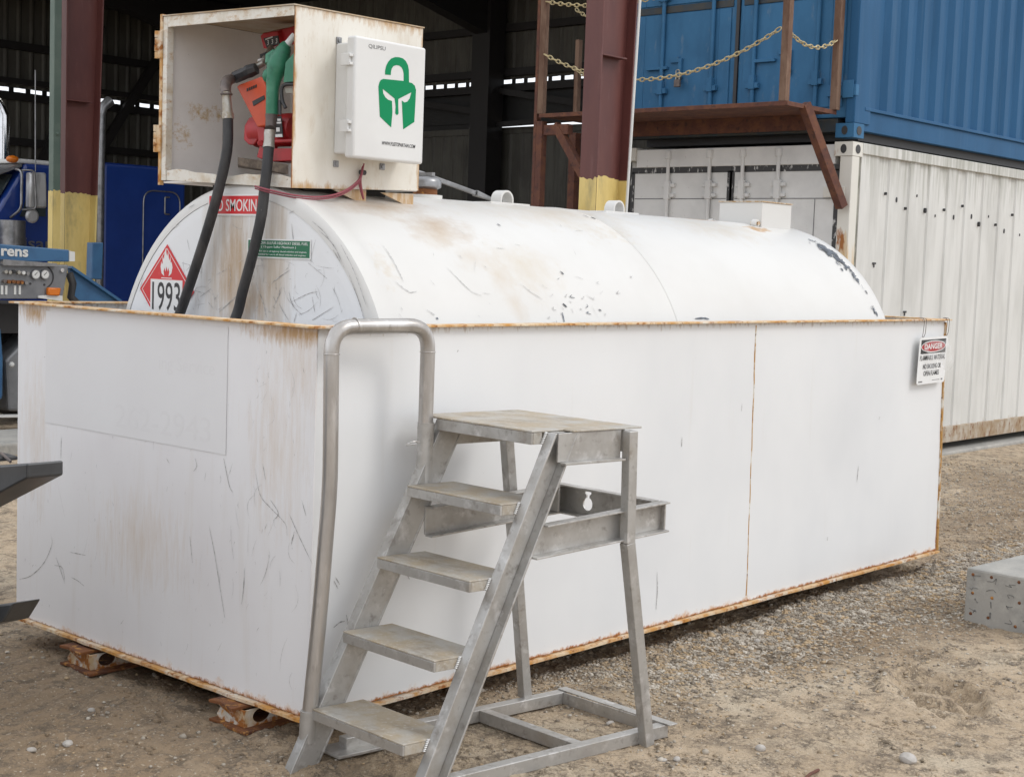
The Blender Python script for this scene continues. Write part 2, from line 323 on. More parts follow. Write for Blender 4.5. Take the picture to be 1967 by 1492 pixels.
M['purple'] = PM('maroon_primer', (.125, .04, .033), [dict(col=(.095, .029, .026), s=(4, 4, 1), lo=.42, hi=.65), dict(col=(.16, .07, .065), s=(16, 16, 3), lo=.58, hi=.78, amt=.7)], rough=.48)
YEL = [dict(col=(.58, .43, .14), s=(5, 5, 2), lo=.45, hi=.7), dict(col=(.28, .24, .13), s=(9, 9, 3), lo=.55, hi=.75, amt=.7), dict(col=(.12, .09, .05), s=60, lo=.7, hi=.75, amt=.7)]
M['yellow'] = PM('faded_yellow_paint', (.70, .54, .2), YEL, rough=.55)
M['postgreen'] = PM('grey_green_paint', (.09, .13, .105), [dict(col=(.12, .16, .13), s=5, lo=.45, hi=.7)], rough=.5)
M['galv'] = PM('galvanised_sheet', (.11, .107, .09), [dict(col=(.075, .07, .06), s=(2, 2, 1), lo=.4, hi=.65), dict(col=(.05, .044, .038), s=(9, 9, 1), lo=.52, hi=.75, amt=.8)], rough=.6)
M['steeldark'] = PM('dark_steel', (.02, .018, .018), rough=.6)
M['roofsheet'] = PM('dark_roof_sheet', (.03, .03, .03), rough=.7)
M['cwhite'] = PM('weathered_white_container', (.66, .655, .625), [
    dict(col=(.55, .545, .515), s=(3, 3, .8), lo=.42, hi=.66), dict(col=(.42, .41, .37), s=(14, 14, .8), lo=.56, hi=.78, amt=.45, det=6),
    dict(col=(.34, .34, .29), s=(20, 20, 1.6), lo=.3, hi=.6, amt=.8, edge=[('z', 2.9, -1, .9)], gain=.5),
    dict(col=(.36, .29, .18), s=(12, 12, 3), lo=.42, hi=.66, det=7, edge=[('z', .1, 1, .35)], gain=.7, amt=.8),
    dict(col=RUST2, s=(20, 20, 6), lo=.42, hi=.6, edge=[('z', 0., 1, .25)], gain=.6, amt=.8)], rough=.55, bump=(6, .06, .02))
M['crail'] = PM('rust_stained_rail', (.45, .40, .33), [dict(col=(.32, .23, .14), s=(7, 7, 5), lo=.4, hi=.62, det=6), dict(col=(.22, .11, .05), s=(22, 22, 12), lo=.54, hi=.68, det=6)], rough=.75)
M['cdoor'] = PM('grey_white_container_door', (.74, .74, .725), [dict(col=(.62, .62, .61), s=(2, 2, 2), lo=.42, hi=.68), dict(col=(.34, .33, .32), s=(40, 40, 20), lo=.66, hi=.76, amt=.6)], rough=.5)
M['cpost'] = PM('rust_streaked_post', (.68, .66, .6), [dict(col=(.6, .38, .14), s=(16, 16, 2), lo=.34, hi=.6, spot=[((8.68, 2.73, 1.6), (.5, .09, .55)), ((8.68, 2.72, .9), (.5, .05, .9))], gain=.5), dict(col=RUST, s=(20, 20, 6), lo=.46, hi=.6, spot=[((8.66, 2.76, 2.0), (.5, .09, .25)), ((8.68, 3.0, 2.85), (.3, .25, .12)), ((8.68, 2.7, 1.2), (.5, .03, .9))], gain=.5)], rough=.55)
M['gasket'] = PM('peeling_black_gasket', (.045, .045, .047), [dict(col=(.5, .5, .49), s=(30, 30, 12), lo=.58, hi=.63)], rough=.6)
M['cstrip'] = PM('mildewed_seam', (.2, .2, .165), [dict(col=(.42, .41, .36), s=(25, 25, 5), lo=.45, hi=.6)], rough=.7)
M['cblue'] = PM('blue_container_paint', (.026, .105, .225), [dict(col=(.021, .09, .195), s=(3, 3, .7), lo=.42, hi=.66), dict(col=(.06, .14, .25), s=(22, 22, .9), lo=.55, hi=.8, amt=.55, det=6), dict(col=(.25, .3, .36), s=(90, 90, 40), lo=.72, hi=.77, amt=.6)], rough=.6, spec=.2)
M['cblued'] = PM('shabby_blue_door', (.045, .16, .31), [dict(col=(.035, .13, .255), s=(4, 4, 2), lo=.42, hi=.66), dict(col=(.2, .25, .3), s=(12, 12, 5), lo=.6, hi=.78, amt=.5)], rough=.6, spec=.25)
M['darkblue'] = PM('shabby_dark_sill', (.03, .045, .06), [dict(col=(.05, .05, .045), s=8, lo=.4, hi=.6)], rough=.6)
M['rusty_plat'] = PM('rust_brown_platform', (.105, .042, .03), [dict(col=(.16, .065, .035), s=8, lo=.42, hi=.64), dict(col=(.06, .03, .025), s=20, lo=.55, hi=.7)], rough=.85, bump=(40, .3, .005))
M['rusty_post'] = PM('brown_rust_post', (.2, .125, .085), [dict(col=(.13, .07, .045), s=(12, 12, 4), lo=.42, hi=.62)], rough=.85)
M['chain'] = PM('yellow_plastic_chain', (.55, .46, .26), [dict(col=(.43, .35, .2), s=20, lo=.45, hi=.65)], rough=.5)
M['concrete'] = PM('grey_concrete', (.36, .345, .315), [dict(col=(.28, .275, .255), s=4, lo=.42, hi=.66), dict(col=(.45, .43, .39), s=14, lo=.5, hi=.7, amt=.6), dict(col=(.15, .15, .145), s=90, lo=.68, hi=.74, amt=.7)], rough=.85, bump=(40, .4, .006))
M['scrawl'] = PM('faded_scrawl', (.09, .09, .087), [dict(col=(.2, .195, .185), s=50, lo=.4, hi=.6)], rough=.8)
M['truckblue'] = PM('deep_blue_truck_paint', (.006, .033, .2), [dict(col=(.01, .043, .24), s=2, lo=.4, hi=.7)], rough=.3, coat=.5)
M['chrome'] = PM('chrome', (.66, .66, .67), [dict(col=(.5, .5, .5), s=8, lo=.5, hi=.7)], rough=.14, metal=1)
M['satin'] = PM('satin_steel', (.30, .30, .305), [dict(col=(.2, .2, .2), s=9, lo=.45, hi=.65)], rough=.35, metal=.8)
M['mirror'] = PM('bright_mirror_back', (.62, .62, .62), [dict(col=(.4, .4, .4), s=(9, 9, 2), lo=.45, hi=.6)], rough=.3, metal=.4)
M['glass'] = PM('dark_glass', (.03, .045, .05), rough=.06, spec=.8)
M['wreckblue'] = PM('tow_rig_blue', (.04, .125, .25), [dict(col=(.03, .09, .19), s=4, lo=.45, hi=.65)], rough=.4)
M['panelgrey'] = PM('grey_control_panel', (.2, .205, .215), [dict(col=(.16, .165, .175), s=5, lo=.45, hi=.65)], rough=.45, metal=.3)
M['amber'] = PM('amber_lens', (.62, .16, .01), rough=.25)
M['dial'] = PM('white_dial', (.62, .62, .6), rough=.4)
M['pickblack'] = PM('charcoal_pickup_paint', (.028, .03, .033), [dict(col=(.05, .053, .057), s=6, lo=.45, hi=.7)], rough=.38, coat=.3)
M['lampglow'] = PM('lit_lamp', (.9, .9, .9), emit=((1, .97, .9), 12))
M['film'] = PM('clear_plastic_film', (.9, .9, .9), rough=.2); M['film'].node_tree.nodes['Principled BSDF'].inputs['Alpha'].default_value = .1
M['sand'] = PM('sandy_dirt', (.55, .43, .30), [
    dict(col=(.385, .29, .19), s=.9, lo=.42, hi=.66, det=6), dict(col=(.55, .46, .34), s=2.2, lo=.48, hi=.7, det=7, amt=.9),
    dict(col=(.135, .105, .08), s=(5, 5, 5), lo=.54, hi=.74, amt=.8, det=8, rgh=.7),
    dict(col=(.27, .19, .115), s=1, lo=.3, hi=.62, det=6, spot=[((-.6, 1.0, 0), (1.6, 2.0, 5)), ((3.9, -.6, 0), (2.2, .6, 5)), ((9, 0, 0), (4, 2.5, 5))], gain=.55, amt=.85),
    dict(type='line', col=(.13, .1, .07), s=9, s2=11, brk=.26, lo=.84, hi=.9, amt=.85, det=6, rgh=.75), dict(type='line', col=(.16, .125, .09), s=(22, 22, 22), s2=6, brk=.26, lo=.82, hi=.9, amt=.75, det=5, off=17), dict(col=(.58, .5, .39), s=60, lo=.6, hi=.68, amt=.75, det=4), dict(col=(.11, .09, .07), s=55, lo=.62, hi=.72, amt=.75, det=4)], rough=.95, bump=(42, .9, .026))
M['stone'] = PM('gravel_stone', (.37, .325, .265), [dict(type='vor', col=(.22, .185, .145), s=34, lo=.55, hi=.6), dict(type='vor', col=(.50, .45, .38), s=27, lo=.82, hi=.86), dict(type='vor', col=(.42, .31, .19), s=30, lo=.78, hi=.82)], rough=.9)
M['palestone'] = PM('pale_limestone', (.45, .42, .385), [dict(col=(.34, .31, .27), s=25, lo=.42, hi=.65)], rough=.9, bump=(60, .4, .004))

# ------------------------------------------------------------ ground
GZ = -.11
def vnoise(x, y, s, seed):
    r = np.random.RandomState(seed); T = r.rand(256, 256); X, Y = x/s+1000, y/s+1000
    xi, yi = np.floor(X).astype(int), np.floor(Y).astype(int); fx, fy = X-xi, Y-yi
    fx, fy = fx*fx*(3-2*fx), fy*fy*(3-2*fy); g = lambda a, b: T[a % 256, b % 256]
    return (g(xi, yi)*(1-fx)+g(xi+1, yi)*fx)*(1-fy)+(g(xi, yi+1)*(1-fx)+g(xi+1, yi+1)*fx)*fy-.5
PAW = at('z', GZ, 1800, 1335)
def gheight(x, y):
    m = .4+1.2*np.clip(vnoise(x, y, .9, 15)+.5, 0, 1); h = vnoise(x, y, 1.3, 1)*.03+vnoise(x, y, .4, 2)*.016+vnoise(x, y, .13, 3)*.013*m+vnoise(x, y, .055, 4)*.017*m+vnoise(x, y, .03, 14)*.012*m
    fade = np.clip((np.hypot(x-1.2, y+.4)-.2)/.8, .35, 1)
    r = np.abs(vnoise(x, y, .22, 8)); h += np.where(r < .03, -.008*(1-r/.03), 0)*(np.abs(vnoise(x, y, .6, 9)) > .1)
    # broken crust where a tyre dug in
    dx, dy = x-PAW[0], y-PAW[1]; c, s = math.cos(-.75), math.sin(-.75); a, b = c*dx-s*dy, s*dx+c*dy
    d = np.sqrt((a/.36)**2+(b/.2)**2); lug = np.sin(a*26+vnoise(x, y, .1, 5)*5)*np.cos(b*15)
    h += np.where(d < 1, -.055*(1-d**4)+.045*np.clip(lug*4, -1, 1)*(1-d**2), 0)+np.exp(-((d-1.08)/.13)**2)*.04*(vnoise(x, y, .07, 6)+.45)
    h -= .06*np.exp(-((x+.24)/.3)**2-((y+.28)/.3)**2)
    h -= .035*np.clip((y-.03)/.1, 0, 1)*np.clip((2.04-y)/.1, 0, 1)*np.clip((x-.12)/.15, 0, 1)*np.clip((5.15-x)/.1, 0, 1)  # hollow added under the box to deepen the shade in the gap
    far = np.clip((np.hypot(x-2, y+.5)-6)/6, 0, 1)
    return GZ+h*fade*(1-far*.7)-.006
def lines(a, b, st, lo, hi):
    c = list(np.arange(a, b, st)); g, x = st, a
    while x > lo: g *= 1.25; x -= g; c.insert(0, x)
    g, x = st, c[-1]
    while x < hi: g *= 1.25; x += g; c.append(x)
    return np.array(c)
gx, gy = lines(-1.6, 7.5, .017, -120, 250), lines(-2.4, 2.3, .017, -120, 250)
X, Y = np.meshgrid(gx, gy, indexing='ij'); nx, ny = X.shape
co = np.stack([X.ravel(), Y.ravel(), gheight(X, Y).ravel()], 1).astype(np.float32)
I = (np.arange(nx-1)[:, None]*ny+np.arange(ny-1)[None]).ravel(); fs = np.stack([I, I+ny, I+ny+1, I+1], 1).astype(np.int32)
def npmesh(name, co, fs, mats):
    me = bpy.data.meshes.new(name); n, k = fs.shape; me.vertices.add(len(co)); me.vertices.foreach_set('co', co.astype(np.float32).ravel())
    me.loops.add(n*k); me.loops.foreach_set('vertex_index', fs.ravel().astype(np.int32)); me.polygons.add(n)
    me.polygons.foreach_set('loop_start', (np.arange(n)*k).astype(np.int32)); me.update(calc_edges=True); me.validate()
    for m in mats: me.materials.append(m)
    o = bpy.data.objects.new(name, me); COL.objects.link(o); return o
ground = npmesh('ground', co, fs, [M['sand']]); ground.data.polygons.foreach_set('use_smooth', [True]*len(fs))
tag(ground, kind='structure', label='tan sandy dirt yard with scattered stones')
# loose gravel: thousands of small stones, one object
ICO = [(0,-.526,.851),(0,.526,.851),(0,-.526,-.851),(0,.526,-.851),(-.526,.851,0),(.526,.851,0),(-.526,-.851,0),(.526,-.851,0),(-.851,0,.526),(-.851,0,-.526),(.851,0,.526),(.851,0,-.526)]
from itertools import combinations
_I = np.array(ICO); ICOF = []
for a, b, c in combinations(range(12), 3):
    if max(np.linalg.norm(_I[a]-_I[b]), np.linalg.norm(_I[b]-_I[c]), np.linalg.norm(_I[a]-_I[c])) < 1.2:
        ICOF.append((a, b, c) if np.dot(np.cross(_I[b]-_I[a], _I[c]-_I[a]), _I[a]) > 0 else (a, c, b))
ICOF = np.array(ICOF)
def stones(xs, ys, rs, sink=.25):
    n = len(xs); sc = np.stack([rs*(.8+.6*RS.rand(n)), rs*(.8+.6*RS.rand(n)), rs*(.5+.35*RS.rand(n))], 1)
    v = _I[None]*(1+.35*(RS.rand(n, 12, 1)-.5))*sc[:, None]; a = RS.rand(n)*6.28; c, s = np.cos(a)[:, None], np.sin(a)[:, None]
    v = np.stack([v[..., 0]*c-v[..., 1]*s, v[..., 0]*s+v[..., 1]*c, v[..., 2]], -1)
    v += np.stack([xs, ys, gheight(xs, ys)+rs*(.5-sink)], 1)[:, None]
    return v.reshape(-1, 3), (ICOF[None]+np.arange(n)[:, None, None]*12).reshape(-1, 3)
xs, ys = RS.uniform(-1.5, 11, 190000), RS.uniform(-2.4, 2.6, 190000)
den = .05+.95*np.exp(-((ys+.35)/.42)**2)*np.clip((xs-1.2)/1.2, 0, 1)*np.clip((8.5-xs)/2, 0, 1)+.35*np.clip(vnoise(xs, ys, .5, 21)+.05, 0, 1)*2*.6+.5*np.clip((xs-6)/2, 0, 1)*np.clip((11-xs)/2.5, 0, 1)
den = np.where((xs < .2) & (ys > -.2), .05+.25*np.clip(vnoise(xs, ys, .3, 22), 0, .5), den)
keep = (RS.rand(len(xs)) < den*.62) & ~((xs > .6) & (xs < 5) & (ys > .35))
xs, ys = xs[keep], ys[keep]; rs = .003+.0075*RS.rand(len(xs))**2.5+np.where(RS.rand(len(xs)) < .025, .008, 0)
zx, zy = RS.uniform(1.0, 6.6, 60000), -.02-np.abs(RS.normal(0, .38, 60000))+.12
kk = (RS.rand(60000) < .9*np.clip((zx-1.0)/1.3, 0, 1)*np.clip((6.6-zx)/1.2, 0, 1)*np.clip(.75+vnoise(zx, zy, .35, 23)*1.5, .1, 1)) & (zy < .3)
xs, ys, rs = np.concatenate([xs, zx[kk]]), np.concatenate([ys, zy[kk]]), np.concatenate([rs, .0035+.006*RS.rand(kk.sum())**1.6])
gravel = npmesh('gravel', *stones(xs, ys, rs), [M['stone']]); tag(gravel, 'loose crushed gravel scattered over the dirt beside the white steel box', 'gravel', kind='stuff')
cx_, cy_ = RS.uniform(-1.4, 8, 42000), RS.uniform(-2.4, 2., 42000)
ck = (RS.rand(42000) < np.clip(.35+1.8*vnoise(cx_, cy_, .45, 25), .06, 1)) & ~((cx_ > .6) & (cx_ < 5) & (cy_ > .3))
clods = npmesh('dirt_clods', *stones(cx_[ck], cy_[ck], .004+.013*RS.rand(ck.sum())**3, .55), [M['sand']]); tag(clods, 'crumbled clods of tan dirt strewn over the yard', 'dirt', kind='stuff')
ST = [(130, 1433, .03), (1460, 1442, .028), (1745, 1462, .04), (1172, 1390, .022), (1455, 1228, .022), (175, 1362, .024), (60, 1440, .018), (1300, 1462, .02), (1690, 1200, .018), (1275, 1462, .014)]
STL = ['white rounded stone lying in the dirt before the skids', 'pale chunky stone on the bare sand right of the steps', 'large pale split stone lying nearest the lower right edge', 'pale stone inside the base frame of the steps',
       'small pale stone on the gravel beside the long white wall', 'pale stone in front of the farther skid beam', 'small grey stone at the lower left of the yard', 'flat tan stone close to the foot of the steps', 'pale pebble just left of the concrete block', 'small dark pebble beside the flat tan stone']
for (px, py, r), lb in zip(ST, STL):
    p = at('z', GZ, px, py); v, f = stones(np.array([p[0]]), np.array([p[1]]), np.array([r]))
    o = MB().add(v, f).build('stone', M['palestone'], smooth=50); s_ = o.modifiers.new('round', 'SUBSURF'); s_.levels = s_.render_levels = 1
    tag(o, lb, 'stone', 'larger stones lying on the dirt'); o.data.transform(Matrix.Translation((-p[0], -p[1], -GZ))); o.location = (p[0], p[1], GZ)
p = at('z', GZ+.01, 1572, 1478); q = at('z', GZ+.02, 1540, 1500)
tag(MB().tube([p, (p+q)/2+V(0, 0, .006), q], .006, 8).build('iron_rod', M['rusty_plat'], smooth=40), 'short rusty iron rod lying in the sand at the bottom edge', 'rod')

# ------------------------------------------------------------ bund box
bund = thing('containment_box', 'large open-topped white steel containment box with rusty edges', 'tank bund', (2.5, 1, GZ))
A, B, Cc, Bk = V(0, 0, 0), V(0, BW, .012), V(5.19, 0, 0), V(5.19, BW, .01)
TA, TB, TC, TK = V(0, 0, 1.45), V(0, BW, 1.45), V(5.115, 0, 1.45), V(5.115, BW, 1.45)
def panel(mb, p00, p10, p01, p11, nvec, th, nu, nv, amp, seed, mi=0):
    """sheet of steel with very slight dents, given thickness th on its back"""
    vs = []
    for i in range(nu+1):
        for j in range(nv+1):
            s, t = i/nu, j/nv; p = (p00*(1-s)+p10*s)*(1-t)+(p01*(1-s)+p11*s)*t
            k = min(1, 6*min(s, 1-s))*min(1, 6*min(t, 1-t)); L_ = np.linalg.norm(p10-p00)
            vs.append(p+np.asarray(nvec)*amp*k*float(vnoise(np.array(s*L_), np.array(t*1.45), .55, seed)))
    n = (nu+1)*(nv+1); q = [v-np.asarray(nvec)*th for v in vs]; fs = []
    idx = lambda i, j: i*(nv+1)+j
    for i in range(nu):
        for j in range(nv):
            a = (idx(i, j), idx(i+1, j), idx(i+1, j+1), idx(i, j+1)); fs += [a, tuple(n+k for k in a[::-1])]
    for i in range(nu):
        fs += [(idx(i, 0), n+idx(i, 0), n+idx(i+1, 0), idx(i+1, 0)), (idx(i, nv), idx(i+1, nv), n+idx(i+1, nv), n+idx(i, nv))]
    for j in range(nv):
        fs += [(idx(0, j), idx(0, j+1), n+idx(0, j+1), n+idx(0, j)), (idx(nu, j), n+idx(nu, j), n+idx(nu, j+1), idx(nu, j+1))]
    return mb.add(vs+q, fs, mi)
def scrape(mb, pts, wd, nvec, mi=1):
    """thin worn mark lying on a face: tapering strip 1 mm proud"""
    P = [np.asarray(p, float)+np.asarray(nvec)*.0012 for p in pts]; P = spline(P, 4); n = len(P); vs = []
    for i, p in enumerate(P):
        d = nrm(P[min(i+1, n-1)]-P[max(i-1, 0)]); s = np.cross(d, nvec)*wd*(.25+.75*math.sin(math.pi*(i+.4)/n))*random.uniform(.6, 1.2)
        vs += [p-s, p+s]
    return mb.add(vs, [(2*i, 2*i+1, 2*i+3, 2*i+2) for i in range(n-1)], mi)
mb = MB(); panel(mb, A, B, TA, TB, (-1, 0, 0), .006, 40, 28, .003, 31)
ends = [[(490, 900), (500, 950), (520, 975), (548, 1005), (552, 1028)], [(520, 960), (535, 985), (525, 1000)], [(555, 985), (575, 1030), (600, 1082)], [(402, 1010), (412, 1060), (420, 1110), (432, 1185)], [(365, 1030), (370, 1080)],
        [(375, 880), (378, 895), (372, 905)], [(320, 880), (326, 890)], [(108, 1070), (115, 1090), (125, 1120)], [(105, 1085), (120, 1090), (125, 1115)], [(135, 1060), (165, 1066)], [(137, 1108), (150, 1115), (162, 1125)],
        [(98, 1025), (100, 1045), (85, 1080), (60, 1105), (38, 1112)], [(430, 880), (440, 930), (447, 945)], [(580, 960), (588, 990)], [(238, 1190), (232, 1198)], [(118, 840), (117, 880)], [(470, 1090), (468, 1130), (464, 1160)], [(505, 890), (510, 920)], [(566, 1020), (560, 1045)]]
for e in ends: scrape(mb, [at('x', 0, *p) for p in e], .002, (-1, 0, 0))
def rscr(mb, f, nvec, u0, u1, v0, v1, n_, ln, wd, ang=None):
    for _ in range(n_):
        a, b = random.uniform(u0, u1), random.uniform(v0, v1); t = random.uniform(0, math.pi) if ang is None else random.gauss(*ang)
        L_ = ln*random.uniform(.2, 1)**1.6; c_ = random.gauss(0, .12)*L_
        P_ = [(a+L_*k*math.cos(t)-c_*math.sin(t)*(1-4*k*k), b+L_*k*math.sin(t)+c_*math.cos(t)*(1-4*k*k)) for k in (-.5, -.17, .17, .5)]
        if all(u0 <= p[0] <= u1 and v0 <= p[1] <= v1 for p in P_): scrape(mb, [f(*p) for p in P_], wd*random.uniform(.4, 1), nvec)
fE = lambda a, b: V(0, a, b)
rscr(mb, fE, (-1, 0, 0), .05, 2.02, .08, 1.4, 40, .16, .0009, (1.7, .35)); rscr(mb, fE, (-1, 0, 0), .05, 2.02, .08, 1.4, 110, .022, .0011, (1.6, .4)); rscr(mb, fE, (-1, 0, 0), .05, .6, .3, 1.3, 40, .14, .001, (1.8, .4))
mb.build('end_wall', [M['bund_end'], M['mark']], bund)
mb = MB(); panel(mb, A+V(.004, 0, 0), Cc, TA+V(.004, 0, 0), TC, (0, -1, 0), .006, 60, 22, .009, 33)
for e in [[(644, 1108), (652, 1122)], [(641, 1115), (649, 1130)], [(665, 1180), (668, 1200), (664, 1212)], [(640, 1205), (652, 1195), (662, 1192)], [(1262, 1098), (1263, 1130), (1260, 1170)], [(1649, 895), (1646, 925)], [(1310, 840), (1309, 858)], [(780, 1098), (786, 1112)], [(1590, 1030), (1589, 1038)], [(1690, 800), (1688, 806)], [(880, 672), (878, 676)], [(1425, 775), (1424, 790)]]:
    scrape(mb, [at('y', 0, *p) for p in e], .003, (0, -1, 0))
mb.build('long_wall', [M['bund_side'], M['mark']], bund)
mb = MB(); panel(mb, Bk, B+V(.01, 0, 0), TK, TB+V(.01, 0, 0), (0, 1, 0), .006, 10, 6, .006, 34); mb.build('rear_wall', M['bund_side'], bund)
mb = MB(); panel(mb, Cc+V(0, .008, 0), Bk-V(0, .008, 0), TC+V(0, .008, 0), TK-V(0, .008, 0), (1, 0, 0), .006, 10, 6, .006, 35); mb.build('end_wall', M['bund_side'], bund)
mb = MB()
for (p, q, nn) in ((A, Cc, V(0, -1, 0)), (A, B, V(-1, 0, 0))):   # bottom plate lip, slightly wavy and rusted
    n = 60; vs = []
    for i in range(n+1):
        s = i/n; c = p*(1-s)+q*s; o_ = .024+.007*float(vnoise(np.array(s*9), np.array(1.), .3, 41)); dz = .004*float(vnoise(np.array(s*9), np.array(3.), .4, 42))
        vs += [c+nn*o_+V(0, 0, -.004+dz), c+nn*o_+V(0, 0, -.016+dz), c-nn*.05+V(0, 0, -.016), c-nn*.05+V(0, 0, -.002)]
    fs = []
    for i in range(n): fs += [tuple((4*i+a, 4*i+(a+1) % 4, 4*i+4+(a+1) % 4, 4*i+4+a))for a in range(4)]
    mb.add(vs, fs+[(0, 1, 2, 3), tuple(4*n+a for a in (3, 2, 1, 0))])
mb.box(.04, 5.15, .04, 2.03, -.018, -.004)
mb.build('bottom_plate', M['rust_edge'], bund)
mb = MB(); rz = 1.452; ro, ri = .032, .045
mb.box(-ro, ri, -ro, BW+ro, rz, rz+.009); mb.hexa([(ri+.0005, -ro, rz+.0005), (5.15, -ro, rz+.0005), (5.15, ri, rz+.0005), (ri+.0005, ri, rz+.0005), (ri+.0005, -ro, rz+.0095), (5.15, -ro, rz+.0095), (5.15, ri, rz+.0095), (ri+.0005, ri, rz+.0095)])
mb.box(ri+.0005, 5.15, BW-ri, BW+ro, rz+.0005, rz+.0095); mb.box(5.07, 5.1495, ri+.0005, BW-ri-.0005, rz+.001, rz+.009)
mb.build('rim', M['rust_edge'], bund, bevel=.002)
mb = MB(); sx = at('y', 0, 1452, 625), at('y', 0, 1433, 1143)
mb.tube([sx[0]*(1-t)+sx[1]*t+V(random.uniform(-.002, .002), .0015, 0) for t in np.linspace(0, 1, 30)], .0055, 8); mb.build('weld_seam', M['rust_line'], bund, smooth=60)
mb = MB(); mb.tube([V(5.19-.075*t/1.45+random.uniform(-.003, .003), -.001, t) for t in np.linspace(.0, 1.44, 34)], .011, 8); mb.build('weld_seam', M['rust_line'], bund, smooth=60)
mb = MB(); mb.box(-.0021, -.0018, .52, 1.83, .93, 1.43); lab = mb.build('faded_decal', M['decal'], bund, label='blanked-out pale rectangular decal with faint lettering')
mb = MB(); R_, U_, N_ = V(0, -1, 0), V(0, 0, 1), V(-1, 0, 0)
mb.text('ing Service', V(-.0022, .97, 1.215), R_, U_, N_, .37, .075, .0002)
mb.build('lettering', M['decal_ghost'], lab)
mb = MB(); mb.text('262-2943', V(-.0022, 1.28, .965), R_, U_, N_, .66, .1, .0003)
mb.build('lettering', M['decal_ghost'], lab)
def skid(y0, y1):
    mb = MB(); x0 = -.085; zb, zt_ = GZ+.0125, -.031
    pr = [(x0, y0), (5.0, y0), (5.0, y1), (x0+.01, y1), (x0+.022, y1-.06), (x0+.004, y1-.13)]
    mb.prism([V(a, b, GZ) for a, b in pr], (0, 0, .012), 1); mb.prism([V(x0-.012, y0+.07, -.0305), V(5., y0+.07, -.0305), V(5., y1-.01, -.0305), V(x0+.0, y1-.01, -.0305), V(x0+.012, y1-.07, -.0305)], (0, 0, .012), 1)
    th = np.linspace(0, 2*math.pi, 20, endpoint=False); c = (x0+.115, (zb+zt_)/2+.003)
    mb.fill([[(x0+.03, zb), (x0+.6, zb), (x0+.6, zt_), (x0+.03, zt_)], [(c[0]+.044*math.cos(t), c[1]+.029*math.sin(t)) for t in th]], V(0, y0+.045, 0), V(1, 0, 0), V(0, 0, 1), V(0, 1, 0), .008, 0)
    mb.box(x0+.6005, 4.9, y0+.045, y0+.053, zb, zt_)
    mb.prism([V(x0+.0305, y0+.0535, zb), V(x0+.035, y1-.035, zb), V(x0+.03, y1-.022, zb+.02), V(x0+.042, y1-.03, zb+.045), V(x0+.03, y1-.02, zt_), V(x0+.0305, y0+.0535, zt_)], (.008, 0, 0), 0)
    return mb.build('skid', [M['skid'], M['rust']], bund, bevel=.0015)
skid(.26, .5); skid(1.32, 1.57)

# ------------------------------------------------------------ tank
TR, TY, TZ, TX0, TX1 = .957, 1.034, 1.058, .45, 4.70
tank = thing('fuel_tank', 'white horizontal cylindrical fuel tank lying inside the steel box', 'fuel tank', (2.6, TY, .1))
def tp(x, deg, r=TR): a = rad(deg); return V(x, TY-r*math.cos(a), TZ+r*math.sin(a))   # deg 0 = near side, 90 = top
SEAM = 2.48
mb = MB(); prof = [(TX0, TR-.055), (TX0+.004, TR-.02), (TX0+.02, TR), (TX0+.11, TR+.001), (TX0+.115, TR-.002)]
prof += [(x, TR-.002) for x in np.linspace(.7, SEAM-.02, 14)]+[(SEAM-.006, TR+.001), (SEAM, TR-.004), (SEAM+.006, TR+.001), (SEAM+.02, TR-.002)]+[(x, TR-.002) for x in np.linspace(SEAM+.2, 4.6, 10)]+[(4.66, TR-.004), (4.69, TR-.02), (4.70, TR-.05), (4.71, .4), (4.715, .001)]
n = 96; vs, fs = [], []
for x, r in prof: vs += [V(x, TY+r*math.cos(2*math.pi*k/n), TZ+r*math.sin(2*math.pi*k/n)) for k in range(n)]
for i in range(len(prof)-1): fs += [(i*n+k, i*n+(k+1) % n, (i+1)*n+(k+1) % n, (i+1)*n+k) for k in range(n)]
mb.add(vs, fs)
def onT(x, y, off=.001):     # pixel to tank surface (near side)
    d = CF+CR*(x-PW/2)/FPX-CU*(y-PH/2)/FPX; c = CAM-V(0, TY, TZ); r = TR+off
    a_, b_, c_ = d[1]**2+d[2]**2, 2*(c[1]*d[1]+c[2]*d[2]), c[1]**2+c[2]**2-r*r
    D = b_*b_-4*a_*c_
    return None if D < 0 else CAM+d*((-b_-math.sqrt(D))/(2*a_))
def tmark(pts, wd, mi=1):
    P = [onT(*p) for p in pts]
    if any(p is None for p in P): return
    P = spline(P, 4); n_ = len(P); vs = []
    for i, p in enumerate(P):
        nn = nrm(V(0, p[1]-TY, p[2]-TZ)); d = nrm(P[min(i+1, n_-1)]-P[max(i-1, 0)]); s = np.cross(d, nn)*wd*(.3+.7*math.sin(math.pi*(i+.4)/n_))*random.uniform(.6, 1.3)
        vs += [p-s+nn*.001, p+s+nn*.001]
    mb.add(vs, [(2*i, 2*i+1, 2*i+3, 2*i+2) for i in range(n_-1)], mi)
for e in [[(1000, 545), (1022, 562), (1042, 575)], [(860, 515), (900, 555), (925, 568)], [(758, 540), (785, 560), (800, 560)], [(735, 470), (755, 500), (775, 540)], [(820, 595), (835, 605)]]: tmark(e, .0017)
for e in [[(1076, 521), (1083, 527)], [(1081, 583), (1089, 590)], [(1150, 594), (1155, 597)], [(838, 610), (842, 613)], [(1335, 612), (1352, 611), (1362, 613)], [(955, 430), (962, 434)], [(1120, 413), (1130, 417)], [(1135, 417), (1145, 421)], [(1080, 600), (1084, 618)]]: tmark(e, .0045, 2)
EDG = [(1548, 452), (1575, 466), (1605, 484), (1630, 508), (1650, 535), (1668, 562), (1682, 590), (1690, 608)]
